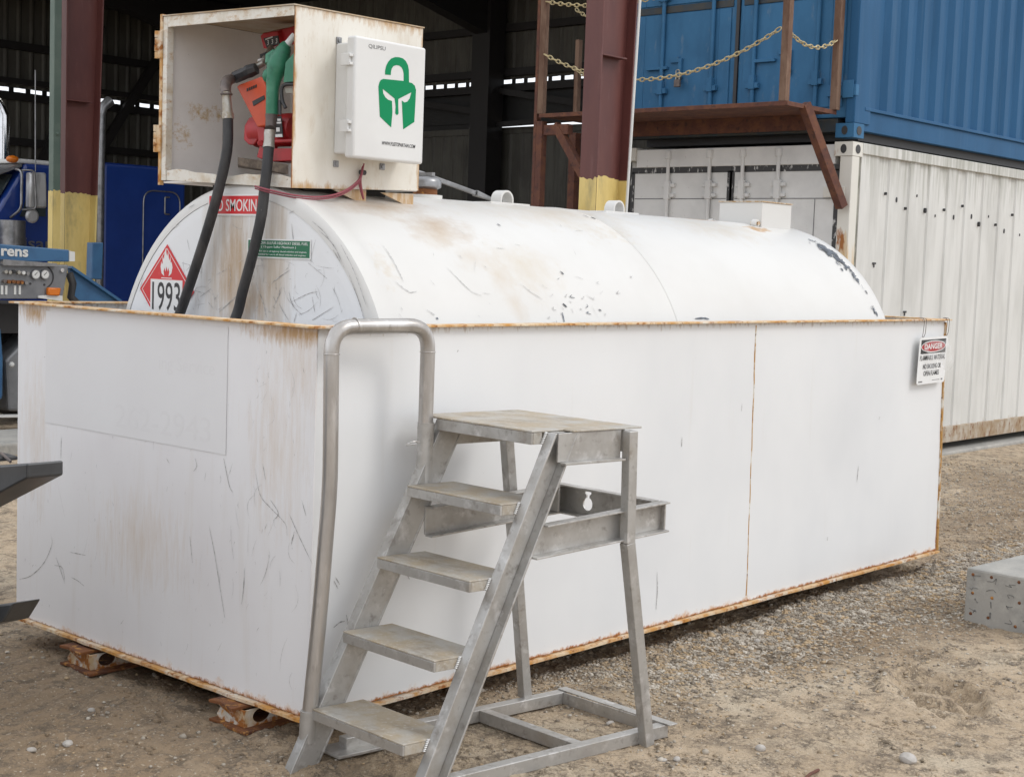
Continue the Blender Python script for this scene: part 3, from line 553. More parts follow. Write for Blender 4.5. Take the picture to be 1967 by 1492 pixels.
def fleck(c0, c1, off, n_, ln, wd):
    for _ in range(n_):
        t = random.uniform(c0, c1); i = min(int(t), 6); u = t-i; ex, ey = EDG[i][0]*(1-u)+EDG[i+1][0]*u, EDG[i][1]*(1-u)+EDG[i+1][1]*u
        dx, dy = EDG[i+1][0]-EDG[i][0], EDG[i+1][1]-EDG[i][1]; l_ = math.hypot(dx, dy); dx, dy = dx/l_, dy/l_; o_ = abs(random.gauss(0, off))+3; k_ = ln*random.uniform(.25, 1)
        a_ = [(ex-dy*-1*0-o_*dy*.8+dx*k_*q, ey+o_*dx*.55+dy*k_*q+random.uniform(-1.5, 1.5)) for q in (-.5, -.15, .2, .5)]
        tmark(a_, wd*random.uniform(.25, 1)**1.5, 2)
fleck(1.0, 3.2, 9, 60, 16, .011); fleck(1.2, 2.6, 6, 26, 22, .017); fleck(3.0, 4.3, 5, 22, 12, .006); fleck(.3, 1.2, 8, 14, 7, .004); fleck(4.0, 5.2, 3, 6, 9, .004); fleck(5.8, 6.8, 4, 12, 12, .009)
for _ in range(26):
    x_, y_ = random.uniform(740, 1150), random.uniform(430, 610); t_ = random.gauss(.75, .4); l_ = 24*random.random()**2+3
    tmark([(x_-l_*k*math.cos(t_), y_-l_*k*math.sin(t_)+random.uniform(-.6, .6)) for k in (-.5, 0, .5)], random.uniform(.0006, .0014))
for _ in range(22):
    x_, y_ = random.gauss(1100, 45), random.gauss(570, 30); tmark([(x_, y_), (x_+random.uniform(-4, 4), y_+random.uniform(1, 6)), (x_+random.uniform(-6, 6), y_+random.uniform(2, 8))], random.uniform(.0008, .0025), 2 if random.random() < .25 else 1)
mb.build('shell', [M['tank'], M['mark'], M['chip']], tank, smooth=35)
mb = MB(); ring = [V(TX0+.002, TY+(TR-.056)*math.cos(2*math.pi*k/n), TZ+(TR-.056)*math.sin(2*math.pi*k/n)) for k in range(n)]
r2 = [V(TX0-.0, TY+(TR-.1)*math.cos(2*math.pi*k/n), TZ+(TR-.1)*math.sin(2*math.pi*k/n)) for k in range(n)]
mb.add(ring+r2, [(k, (k+1) % n, n+(k+1) % n, n+k) for k in range(n)]); mb.add(r2, [tuple(range(n))])
EX = TX0-.001
for e in [[(268, 560), (275, 530)], [(330, 440), (345, 430)], [(362, 400), (375, 392)], [(350, 505), (365, 510), (358, 520)], [(560, 430), (563, 455), (565, 470)], [(555, 410), (565, 405)], [(600, 425), (622, 445), (632, 460)], [(640, 480), (655, 505)], [(520, 545), (540, 530), (558, 518)], [(500, 565), (508, 590), (512, 610)], [(535, 580), (545, 600), (555, 615)], [(560, 580), (590, 565), (610, 560)], [(592, 505), (610, 520), (628, 535)], [(400, 580), (412, 595)], [(385, 570), (405, 555)], [(570, 600), (565, 618)], [(600, 570), (605, 600)], [(640, 555), (643, 560)], [(420, 600), (470, 555)], [(640, 590), (600, 615)], [(555, 560), (562, 585), (580, 605)], [(610, 440), (640, 470), (662, 515)], [(668, 520), (690, 580), (700, 615)], [(655, 470), (680, 520), (705, 590)], [(525, 590), (540, 560)], [(360, 460), (364, 480)]]: scrape(mb, [at('x', EX, *p) for p in e], .0018, (-1, 0, 0))
def fC(a, b): return V(EX, a, b)
st_ = len(mb.f); rscr(mb, fC, (-1, 0, 0), .3, 1.8, 1.45, 1.9, 42, .15, .0011); rscr(mb, fC, (-1, 0, 0), .25, .9, 1.45, 1.75, 38, .13, .0012); rscr(mb, fC, (-1, 0, 0), .9, 1.4, 1.45, 1.7, 30, .12, .0013)
bad = [i for i in range(st_, len(mb.f)) if any(math.hypot(mb.v[k][1]-TY, mb.v[k][2]-TZ) > TR-.07 for k in mb.f[i])]
for i in bad[::-1]: del mb.f[i]; del mb.m[i]
mb.build('end_cap', [M['tank_end'], M['mark']], tank, smooth=35)
# placards stuck on the tank end
R_, U_, N_ = V(0, -1, 0), V(0, 0, 1), V(-1, 0, 0)
dc = V(EX-.001, 1.562, 1.535); hd = .208
def dia(h): return [(0, -h), (h, 0), (0, h), (-h, 0)]
mb = MB(); mb.fill([dia(hd)], dc, R_, U_, N_, .002); pl = mb.build('hazard_placard', M['red_dec'], tank)
mb = MB(); mb.fill([dia(hd*.92), dia(hd*.9)[::-1]], dc+N_*.0021, R_, U_, N_, .0004); mb.box(dc[0]-.0032, dc[0]-.002, dc[1]-.122, dc[1]+.122, dc[2]-.103, dc[2]+.048); mb.build('white_panel', M['whitevin'], pl)
mb = MB(); mb.text('1993', dc+V(-.0034, .108, -.093), R_, U_, N_, .215, .13, .0005, bold=.004); mb.build('lettering', M['ink'], pl)
fl = [(-.02, 0), (-.042, .012), (-.052, .04), (-.046, .066), (-.04, .052), (-.034, .06), (-.036, .09), (-.024, .075), (-.02, .1), (-.008, .128), (-.004, .105), (.004, .09), (.012, .112), (.016, .085), (.024, .07), (.03, .09), (.034, .06), (.042, .066), (.05, .04), (.04, .012), (.018, 0), (.024, .02), (.014, .04), (.008, .022), (0, .045), (-.01, .02), (-.016, .04), (-.026, .022)]
mb = MB(); mb.fill([[(a*.9, b) for a, b in fl]], dc+V(-.0022, 0, .064), R_, U_, N_, .0006); mb.box(dc[0]-.0028, dc[0]-.0021, dc[1]-.04, dc[1]+.04, dc[2]+.053, dc[2]+.057); mb.build('flame_symbol', M['whitevin'], pl)
mb = MB(); mb.box(EX-.003, EX-.001, .86, 1.26, 1.875, 1.968); ns = mb.build('no_smoking_sticker', M['whitevin'], tank)
mb = MB(); mb.box(EX-.0036, EX-.003, .867, 1.253, 1.883, 1.96); mb.build('red_field', M['red_dec'], ns)
mb = MB(); mb.text('NO SMOKING', V(EX-.0037, 1.24, 1.894), R_, U_, N_, .36, .052, .0005, bold=.008); mb.build('lettering', M['whitevin'], ns)
mb = MB(); mb.box(EX-.003, EX-.001, .567, .98, 1.698, 1.779); us = mb.build('fuel_grade_label', M['whitevin'], tank)
mb = MB(); mb.box(EX-.0036, EX-.003, .573, .975, 1.704, 1.773); mb.build('green_field', M['grn_lab'], us)
mb = MB()
for t, y0, wd, z, h in (('ULTRA LOW-SULFUR HIGHWAY DIESEL FUEL', .962, .378, 1.756, .0115), ('( 15-ppm Sulfur Maximum )', .885, .225, 1.739, .0115), ('Required for use in all highway diesel vehicles and engines.', .96, .37, 1.7225, .0085), ('Recommended for use in all diesel vehicles and engines.', .955, .36, 1.709, .0085)):
    mb.text(t, V(EX-.0037, y0, z), R_, U_, N_, wd, h, .0005)
mb.build('lettering', M['whitevin'], us)
# lifting lugs, filler cap, valve housing
def lug(x):
    mb = MB(); c = V(x, TY, TZ+TR); th = np.linspace(0, math.pi, 14); h = .018
    out = [(-.05, -.01)]+[(-.05*math.cos(t), h+.05*math.sin(t)) for t in th]+[(.05, -.01)]; inn = [(.039, -.01)]+[(.039*math.cos(t), h+.039*math.sin(t)) for t in th]+[(-.039, -.01)]
    mb.prism([c+V(a, -.035, b) for a, b in out+inn], (0, .07, 0)); mb.box(x-.15, x+.15, TY-.06, TY+.06, TZ+TR-.006, TZ+TR+.004)
    return mb.build('lifting_lug', M['tank'], tank, bevel=.002)
lug(2.12); lug(3.06)
c = V(1.56, TY, TZ+TR)
mb = MB(); mb.cyl(c-V(0, 0, .03), c+V(0, 0, .012), .085, 24); mb.cyl(c+V(0, 0, .0121), c+V(0, 0, .04), .06, 20, 1); nk = mb.build('filler_neck', [M['tank'], M['rust']], tank, smooth=40)
mb = MB(); mb.tube([c+V(0, 0, z) for z in (.041, .05, .075, .09, .1, .103)], [.062, .078, .08, .072, .05, .001], 24); mb.obox(c+V(0, 0, .112), (.02, 0, 0), (0, .11, 0), (0, 0, .016)); mb.build('filler_cap', M['satin'], nk, smooth=40)
q = onT(1480, 437); x0, y0 = 4.22, .80
mb = MB(); hz = 2.135; mb.box(x0, x0+.34, y0, y0+.31, 1.955, hz); vb = mb.build('valve_housing', M['tank'], tank, bevel=.003)
mb = MB(); mb.box(x0-.006, x0+.346, y0-.006, y0+.316, hz+.001, hz+.007); mb.build('lid', M['cab'], vb)
mb = MB()
for yy in (y0+.01, y0+.33): mb.cyl(V(x0-.03, yy, 2.005), V(x0-.03, yy+.03, 2.005), .026, 14); mb.cyl(V(x0-.03, yy-.012, 2.005), V(x0-.03, yy+.045, 2.005), .012, 10, 1)
mb.box(x0-.035, x0-.001, y0+.03, y0+.34, 1.97, 1.985); mb.build('hinge', [M['tank'], M['rust_line']], vb, smooth=40)

# ------------------------------------------------------------ pump cabinet on the tank
CX0, CX1, CY0, CY1, CZ0, CZ1 = .452, 1.19, .705, 1.612, 2.012, 2.745
cab = thing('pump_cabinet', 'open-fronted rust-edged cream steel cabinet standing on top of the tank', 'cabinet', (.8, 1.16, 2.0))
mb = MB(); mb.hexa([(CX0, CY0, CZ0-.02), (CX1, CY0, CZ0+.012), (CX1, CY0+.004, CZ0+.012), (CX0, CY0+.004, CZ0-.02), (CX0, CY0, CZ1-.01), (CX1, CY0, CZ1), (CX1, CY0+.004, CZ1), (CX0, CY0+.004, CZ1-.01)]); mb.build('side_panel', M['cab'], cab)
mb = MB(); mb.box(CX0+.03, CX1, CY1-.004, CY1, CZ0+.02, CZ1+.017); mb.build('side_panel', M['cab_in'], cab)
mb = MB(); mb.box(CX1-.004, CX1-.001, CY0+.005, CY1-.005, CZ0+.02, CZ1-.006); mb.build('back_panel', M['cab_in'], cab)
mb = MB(); mb.hexa([(CX0-.012, CY0-.006, CZ1-.009), (CX1+.004, CY0-.006, CZ1+.001), (CX1+.004, CY1+.004, CZ1+.02), (CX0-.012, CY1+.004, CZ1+.02), (CX0-.012, CY0-.006, CZ1-.004), (CX1+.004, CY0-.006, CZ1+.006), (CX1+.004, CY1+.004, CZ1+.025), (CX0-.012, CY1+.004, CZ1+.025)]); mb.build('roof', M['cab_roof'], cab)
mb = MB(); mb.box(CX0+.002, CX1-.005, CY0+.005, CY1-.005, CZ0+.008, CZ0+.016); mb.build('floor', M['cab_in'], cab)
mb = MB(); fx = CX0-.006
mb.hexa([(fx, CY0+.0045, CZ1-.05), (fx+.006, CY0+.0045, CZ1-.05), (fx+.006, CY1-.03, CZ1-.03), (fx, CY1-.03, CZ1-.03), (fx, CY0+.0045, CZ1-.0095), (fx+.006, CY0+.0045, CZ1-.0095), (fx+.006, CY1-.03, CZ1+.019), (fx, CY1-.03, CZ1+.019)])   # top lip
vs = []
for i in range(13):
    s = i/12; y = CY0+.0045+(CY1-.03-CY0-.0045)*s; dz = .008*math.sin(s*9)+.004*math.sin(s*23); dx = .006*math.sin(s*7+1)
    z0_ = CZ0-.02+.04*s
    vs += [V(fx+dx, y, z0_), V(fx+.006+dx, y, z0_), V(fx+.006+dx, y, z0_+.043+dz), V(fx+dx, y, z0_+.043+dz)]
mb.add(vs, [(4*i+a, 4*i+(a+1) % 4, 4*i+4+(a+1) % 4, 4*i+4+a) for i in range(12) for a in range(4)]+[(0, 1, 2, 3), (48, 49, 50, 51)])
mb.box(fx, fx+.035, CY1-.028, CY1+.004, CZ0+.02, CZ1+.019)
mb.build('front_lip', M['lip'], cab, bevel=.0015)
mb = MB(); mb.box(fx-.004, fx+.014, CY1+.0045, CY1+.0225, CZ0+.0, CZ1+.03); mb.build('edge_strip', M['rust_edge'], cab)
for z in (2.58, 2.16):
    mb = MB()
    for k in range(4): mb.cyl(V(fx-.008, CY1+.036, z+k*.031), V(fx-.008, CY1+.036, z+k*.031+.028), .0125 if k % 2 else .0115, 12)
    mb.box(fx-.012, fx-.0045, CY1+.0, CY1+.034, z, z+.121); mb.build('hinge', M['rust_edge'], cab, smooth=40)
for x in (.86, 1.15):
    mb = MB(); mb.prism([V(x-.17, CY0+.02, CZ0-.008), V(x+.03, CY0+.02, CZ0-.002), V(x+.03, CY0+.02, 1.955), V(x, CY0+.02, 1.95)], (0, .008, 0)); mb.build('support_leg', M['cab'], cab)
mb = MB(); mb.box(.62, 1.1, CY0+.12, CY1-.15, 1.99, CZ0+.0075); mb.build('base_frame', M['steeldark'], cab)

# control box on the cabinet's side
cb = thing('control_box', 'pale grey plastic control box with green emblem, fixed to the cabinet side', 'control box', (.86, .65, 2.14))
mb = MB(); mb.box(.676, 1.06, .6125, .7045, 2.15, 2.612); mb.build('body', M['plast'], cb, bevel=.008, smooth=40, seg=3)
LY = .555
mb = MB(); mb.box(.652, 1.066, LY, .611, 2.13, 2.632); lid = mb.build('lid', M['plast'], cb, bevel=.011, smooth=40, seg=4)
zp = lambda x, y, o_=0: at('y', LY-o_, 620+x/5.524, 60+y/5.524)
EM = [(660,462),(661,420),(672,370),(695,325),(725,293),(765,277),(810,279),(850,292),(880,320),(902,362),(912,415),(914,545),(945,552),(975,580),(988,625),(984,720),(970,965),(853,1043),(838,738),(865,758),(895,750),(922,715),(940,650),(800,722),(800,800),(803,875),(787,893),(768,875),(772,800),(762,717),(635,613),(640,660),(662,702),(692,730),(733,742),(738,860),(724,1022),(605,908),(590,590),(600,545),(615,520),(640,508),(858,530),(858,455),(850,415),(835,385),(810,367),(780,362),(750,372),(730,400),(722,435),(721,467)]
R_, U_, N_ = V(1, 0, 0), V(0, 0, 1), V(0, -1, 0)
mb = MB(); pts = [zp(*p) for p in EM]; mb.fill([[(p[0], p[2]) for p in pts]], V(0, LY-.0004, 0), R_, U_, N_, .0008); mb.build('emblem', M['green_dec'], lid)
mb = MB(); a, b = zp(485, 185), zp(665, 200); mb.text('QILIPSU', V(a[0], LY-.0004, a[2]), R_, U_, N_, b[0]-a[0], .019, .0006); mb.build('lettering', M['greyink'], lid)
mb = MB(); a, b = zp(620, 1210), zp(975, 1240); mb.text('WWW.FLEETSPARTAN.COM', V(a[0], LY-.0004, (a[2]+b[2])/2), R_, U_, N_, b[0]-a[0], .0155, .0006, bold=.01)
vs = mb.v; z0_ = min(p[2] for p in vs); mb.v = [(p[0]+(p[2]-z0_)*.25, p[1], p[2]) for p in vs]; mb.build('lettering', M['ink'], lid)
for z in (2.51, 2.235):
    mb = MB(); mb.box(.639, .6515, .577, .63, z, z+.05)
    for dz in (0, .034): mb.box(.634, .664, .566, .5785, z+dz, z+dz+.012)
    mb.build('hinge', M['plast'], cb, bevel=.002)
for x, z in ((.69, 2.625), (.69, 2.108), (.96, 2.115)):
    mb = MB(); mb.box(x-.014, x+.014, .698, .7045, z-.014, z+.014); mb.cyl(V(x, .694, z), V(x, .698, z), .009, 12); mb.build('mounting_tab', M['satin'], cb, bevel=.003)
# cable below the control box
pts = [at('y', .69, 697, 320), at('y', .66, 690, 345), at('y', .66, 660, 368), at('y', .67, 620, 378), at('y', .69, 570, 376), at('y', .76, 520, 366), at('y', .85, 490, 358)]
mb = MB(); mb.tube(spline(pts, 8), .0045, 8); mb.tube(spline([p+V(.006, 0, .012) for p in pts[:1]]+[p+V(.004, .004, -.009) for p in pts[1:]], 8), .0035, 8)
mb.tube(spline([at('y', .69, 696, 322), at('y', .675, 693, 350), at('y', .68, 698, 382), at('y', .7, 690, 350), at('y', .69, 697, 324)], 6), .004, 8)
mb.cyl(at('y', .69, 692, 331), at('y', .69, 701, 332), .011, 8, 1); mb.build('electric_cable', [M['pinkcab'], M['blackpl']], smooth=50)
tag(bpy.data.objects['electric_cable'], 'dusty red electric cable looping from the control box under the cabinet', 'cable')

# ------------------------------------------------------------ pump inside the cabinet
wb = MB(); wb.hexa([at('x', .56, 457, 318), at('x', .56, 553, 335), at('x', .86, 545, 335), at('x', .86, 457, 322), at('x', .56, 457, 302), at('x', .56, 553, 316), at('x', .86, 545, 318), at('x', .86, 457, 306)])
tag(wb.build('wood_block', M['wood'], bevel=.003), 'weathered wooden plank under the red pump inside the cabinet', 'plank')
pump = thing('fuel_pump', 'red electric fuel pump with meter standing inside the cabinet', 'fuel pump', (.7, .95, 2.06))
P = lambda x, y, X=.62: at('x', X, x, y)
def zoomP(x, y, X): return at('x', X, 420+x/4.664, 30+y/4.664)
mb = MB(); a, b = zoomP(340, 1040, .66), zoomP(700, 1100, .66)     # motor: cylinder lying across
mb.tube([a+V(0, t*(b-a)[1], 0) for t in (0, .06, .9, 1)], [.055, .072, .072, .06], 24); mb.build('motor', M['pump'], pump, smooth=40)
mb = MB(); mb.prism([zoomP(*q, .6) for q in ((222, 1115), (228, 985), (270, 915), (310, 900), (340, 990), (345, 1120), (310, 1165), (262, 1155))], (.12, 0, 0)); mb.build('pump_head', M['pump'], pump, bevel=.006)
mb = MB(); mb.prism([zoomP(*q, .585) for q in ((340, 1000), (415, 1000), (420, 1170), (390, 1290), (340, 1270), (362, 1180))], (.07, 0, 0)); mb.cyl(zoomP(375, 1145, .583), zoomP(375, 1145, .57), .014, 12); mb.build('bracket', M['pump'], pump, bevel=.004)
mb = MB(); mb.prism([zoomP(*q, .6) for q in ((480, 1190), (700, 1190), (700, 1300), (480, 1310))], (.12, 0, 0)); mb.prism([zoomP(*q, .59) for q in ((500, 1110), (680, 1105), (680, 1135), (500, 1140))], (.1, 0, 0)); mb.build('pump_base', M['pump'], pump, bevel=.004)
mb = MB(); L0 = [zoomP(*q, .583) for q in ((505, 905), (560, 900), (575, 1090), (505, 1090))]; mb.prism(L0, (.003, 0, 0)); mb.build('label_plate', M['ink'], pump)
mb = MB()
for q in (((525, 925), (555, 925), (556, 945), (526, 945)), ((520, 955), (560, 952), (560, 968), (520, 970)), ((515, 1005), (545, 1003), (547, 1040), (516, 1042)), ((508, 1065), (568, 1062), (572, 1088), (508, 1090))): mb.prism([zoomP(*k, .582) for k in q], (.001, 0, 0))
mb.build('label_print', M['whitevin'], pump)
mb = MB(); mb.prism([zoomP(*q, .72) for q in ((370, 185), (395, 160), (525, 140), (550, 240), (540, 265), (430, 300), (400, 300))], (.1, -.02, .035)); met = mb.build('meter', M['pump'], pump, bevel=.005)
mb = MB(); mb.prism([zoomP(*q, .742) for q in ((540, 130), (720, 80), (720, 260), (560, 260))], (.1, 0, .01)); mb.build('meter_housing', M['pump'], pump, bevel=.006)
mb = MB(); mb.prism([zoomP(*q, .717) for q in ((400, 205), (530, 180), (545, 255), (430, 290))], (.004, 0, 0)); mb.build('dial_face', M['ink'], met)
mb = MB()
for i, ch in enumerate('333'):
    p_ = zoomP(435+i*38, 270-i*8, .7165); mb.text(ch, p_, V(0, -1, .2), V(0, 0, 1), V(-1, 0, 0), .011, .022, .0005, bold=.01)
a = zoomP(425, 214, .7165); mb.obox(a+V(0, -.02, .003), (.0006, 0, 0), (0, .05, -.008), (0, 0, .006)); mb.build('lettering', M['dial'], met)
mb = MB(); mb.tube([zoomP(x, y, X) for x, y, X in ((330, 470, .6), (395, 430, .61), (412, 395, .63), (440, 340, .66), (470, 290, .72))], [.013, .015, .015, .014, .014], 12)
mb.torus(zoomP(395, 405, .625), V(0, -1, .2), V(1, 0, 0), .019, .019, .005, mi=1); mb.build('outlet_pipe', [M['zinc'], M['whitevin']], pump, smooth=40)
mb = MB(); mb.tube([zoomP(380, 375, .63), zoomP(435, 360, .645)], [.014, .017], 8); mb.build('coupling', M['blackpl'], pump)
mb = MB(); mb.tube([zoomP(*q, .56) for q in ((135, 562), (150, 556), (155, 553), (255, 510), (262, 470), (325, 440), (345, 470), (365, 490))][0:4]+[zoomP(275, 500, .565), zoomP(340, 475, .58)], [.019, .026, .028, .028, .031, .026], 8); mb.build('strainer', M['blackpl'], pump, bevel=.002)
mb = MB(); hp = [zoomP(*q, .555) for q in ((160, 640), (180, 620), (375, 548), (395, 560), (425, 640), (425, 985), (345, 1000))]; mb.prism(hp, (.055, 0, 0)); hol = mb.build('nozzle_holster', M['orange'], pump, bevel=.005)
mb = MB(); mb.prism([zoomP(*q, .552) for q in ((300, 770), (405, 715), (412, 750), (310, 812))], (.002, 0, 0))
for k in range(5): mb.prism([zoomP(250+k*19+dx, 682-k*8+dy, .553) for dx, dy in ((0, 0), (13, -5), (13, -32), (0, -27))], (.0015, 0, 0))
mb.build('worn_print', M['ink'], hol)
# hose: from the pump elbow down behind the box rim and up to the nozzle
hose = thing('fuel_hose', 'black rubber fuel hose hanging in a loop down the scratched tank end', 'hose', (.38, 1.25, 1.3))
left = [at('x', .43, 435, 186), at('x', .43, 438, 229), at('x', .415, 436, 290), at('x', .40, 420, 365), at('x', .395, 402, 430), at('x', .395, 380, 500), at('x', .395, 360, 560), at('x', .395, 345, 603)]
right = [at('x', .395, 452, 612), at('x', .395, 466, 560), at('x', .395, 485, 490), at('x', .40, 501, 420), at('x', .41, 508, 365), at('x', .42, 513, 320), at('x', .44, 516, 285), at('x', .455, 518, 255)]
loop = [V(.36, 1.46, 1.25), V(.3, 1.36, 1.02), V(.3, 1.2, 1.0), V(.35, 1.09, 1.2)]
mb = MB(); mb.tube(spline(left[1:]+loop+right[:-1], 8), .0225, 14); mb.build('rubber_tube', M['rubber'], hose, smooth=60)
mb = MB(); mb.tube([left[0]+V(0, .001, .02), left[0], (left[0]+left[1])/2, left[1]], [.019, .019, .021, .0245], 14); mb.cyl(left[1], left[1]*.75+left[0]*.25, .0255, 14); mb.build('ferrule', M['zinc'], hose, smooth=35)
mb = MB(); mb.tube([right[-1]+V(0, 0, .012), right[-1], right[-2]*.5+right[-1]*.5, right[-2]], [.021, .024, .022, .0255], 14); mb.build('ferrule', M['zinc'], hose, smooth=35)
mb = MB(); e0 = [zoomP(70, 705, .43), zoomP(62, 660, .44), zoomP(68, 610, .46), zoomP(90, 580, .5), zoomP(130, 565, .56)]
mb.tube(spline(e0, 5), [.022]*5+[.024]*5+[.025]*5+[.022]*6, 14); mb.torus(e0[0], V(0, 1, 0), V(1, 0, 0), .022, .022, .005); mb.torus(zoomP(120, 567, .55), V(.5, .1, .6), V(.5, .6, -.3), .021, .021, .005); mb.build('elbow', M['iron'], hose, smooth=40)
# nozzle
noz = thing('fuel_nozzle', 'green fuel nozzle hung upright in front of the red pump', 'fuel nozzle', tuple(zoomP(480, 900, .48)))
grip = [zoomP(478, 885, .475), zoomP(480, 760, .475), zoomP(484, 660, .478), zoomP(495, 560, .485), zoomP(520, 470, .495), zoomP(545, 400, .505), zoomP(575, 330, .515), zoomP(600, 280, .525), zoomP(620, 258, .53)]
mb = MB(); mb.tube(spline(grip, 5), list(np.interp(np.linspace(0, 8, 41), range(9), [.0265, .0265, .027, .034, .044, .043, .034, .026, .018])), 14)
mb.ball(zoomP(440, 540, .47), (.022, .026, .03), 14); mb.tube([zoomP(455, 440, .49), zoomP(470, 380, .5), zoomP(520, 330, .51)], [.02, .028, .02], 10); mb.prism([zoomP(*q, .485) for q in ((600, 420), (680, 330), (680, 590), (580, 600))], (.05, 0, 0)); mb.build('body', M['nozgreen'], noz, smooth=50)
mb = MB(); mb.tube([zoomP(612, 262, .528), zoomP(640, 225, .535), zoomP(680, 170, .545)], [.016, .014, .012], 12); mb.build('spout', M['whitevin'], noz, smooth=40)
mb = MB(); mb.tube(spline([zoomP(690, 615, .5), zoomP(600, 620, .49), zoomP(565, 660, .485), zoomP(570, 760, .485), zoomP(600, 830, .49)], 6), .008, 8); mb.tube([zoomP(548, 760, .484), zoomP(550, 890, .484)], .007, 8); mb.build('trigger_guard', M['blackpl'], noz, smooth=50)
mb = MB(); mb.prism([zoomP(*q, .53) for q in ((595, 655), (690, 645), (690, 695), (600, 695))], (.02, 0, 0)); mb.build('trigger', M['cab'], noz)
mb = MB(); mb.tube([zoomP(474, 890, .474), zoomP(470, 925, .472), zoomP(466, 1000, .468), zoomP(464, 1020, .462)], [.027, .0235, .022, .0245], 14); mb.build('swivel', M['iron'], noz, smooth=35)
# dark strap behind the cabinet
a, b = at('y', 1.3, 800, 330), at('y', 1.25, 948, 384)
mb = MB(); mb.beam(a, a*.25+b*.75, .02, .022); mb.hexa([*(a*.25+b*.75+V(0, *k) for k in ((-.02, -.015), (.02, -.015), (.02, .015), (-.02, .015))), *(b+V(0, *k) for k in ((-.012, -.008), (.012, -.008), (.012, .004), (-.012, .004)))]); mb.build('lever_bar', M['satin'], bevel=.003)
tag(bpy.data.objects['lever_bar'], 'dark grey bar leaning from behind the cabinet onto the tank top', 'bar')

# ------------------------------------------------------------ danger sign on the far corner
sg = thing('danger_sign', 'white danger sign hung by wires from the far corner of the steel box', 'sign', (4.92, -.03, 1.05))
R_, U_, N_ = nrm(V(1, 0, .02)), nrm(V(.05, 0, 1)), V(0, -1, 0); so_ = V(4.70, -.036, 1.068)
SW, SH = .372, .285
mb = MB(); mb.fill([[(.012, 0), (SW-.012, 0), (SW, .012), (SW, SH-.012), (SW-.012, SH), (.012, SH), (0, SH-.012), (0, .012)]], so_, R_, U_, N_, .003); bd = mb.build('board', M['whitevin'], sg)
mb = MB(); mb.fill([[(.02, .185), (SW-.02, .185), (SW-.02, SH-.015), (.02, SH-.015)]], so_+N_*.0032, R_, U_, N_, .0005); mb.build('black_header', M['ink'], bd)
ell = lambda a, b, cx, cy: [(cx+a*math.cos(t), cy+b*math.sin(t)) for t in np.linspace(0, 2*math.pi, 36, endpoint=False)]
mb = MB(); mb.fill([ell(.165, .036, SW/2, .227), ell(.158, .031, SW/2, .227)], so_+N_*.0038, R_, U_, N_, .0005); mb.text('DANGER', so_+N_*.0046+R_*.065+U_*.211, R_, U_, N_, .24, .033, .0005, bold=.02); mb.build('white_print', M['whitevin'], bd)
mb = MB(); mb.fill([ell(.156, .03, SW/2, .227)], so_+N_*.0038, R_, U_, N_, .0005); mb.build('red_oval', M['dkred'], bd)
for t, x, wd, z in (('FLAMMABLE MATERIAL', .018, .336, .145), ('NO SMOKING OR', .065, .24, .092), ('OPEN FLAMES', .08, .205, .05)):
    mb = MB(); mb.text(t, so_+N_*.0036+R_*x+U_*z, R_, U_, N_, wd, .03, .0005, bold=.012); mb.build('lettering', M['ink'], bd)
mb = MB()
mb.obox(so_+N_*.0036+R_*.045+U_*.016, R_*.05, N_*.001, U_*.008); mb.obox(so_+N_*.0036+R_*.25+U_*.02, R_*.1, N_*.001, U_*.003); mb.obox(so_+N_*.0036+R_*.33+U_*.02, R_*.02, N_*.001, U_*.01); mb.build('fine_print', M['greyink'], bd)
mb = MB()
for cx in (.03, SW-.03):
    p0 = so_+R_*cx+U_*(SH-.01)
    top = 1.464; mb.tube(spline([p0, p0+V(.004, -.004, .05), V(p0[0]+.012, -.037, top-.004), V(p0[0]+.03, .0, top+.004), V(p0[0]+.05, -.03, top+.001), V(p0[0]+.04, -.038, top-.03), p0+V(.028, -.004, .03), p0], 6), .0018, 6)
mb.build('hanging_wire', M['iron'], sg)
mb = MB(); vs = []
for i in range(9):
    for j in range(9):
        s, t = i/8, j/8; vs.append(so_+R_*(.06+.36*s+.02*math.sin(5*t))+U_*(.07+.19*t)+N_*(.012+.012*math.sin(7*s+3*t)+.006*math.sin(13*t+5*s)))
mb.add(vs, [(i*9+j, (i+1)*9+j, (i+1)*9+j+1, i*9+j+1) for i in range(8) for j in range(8)]); fm = mb.build('plastic_film', M['film'], sg, smooth=60); sm = fm.modifiers.new('thick', 'SOLIDIFY'); sm.thickness = .0006

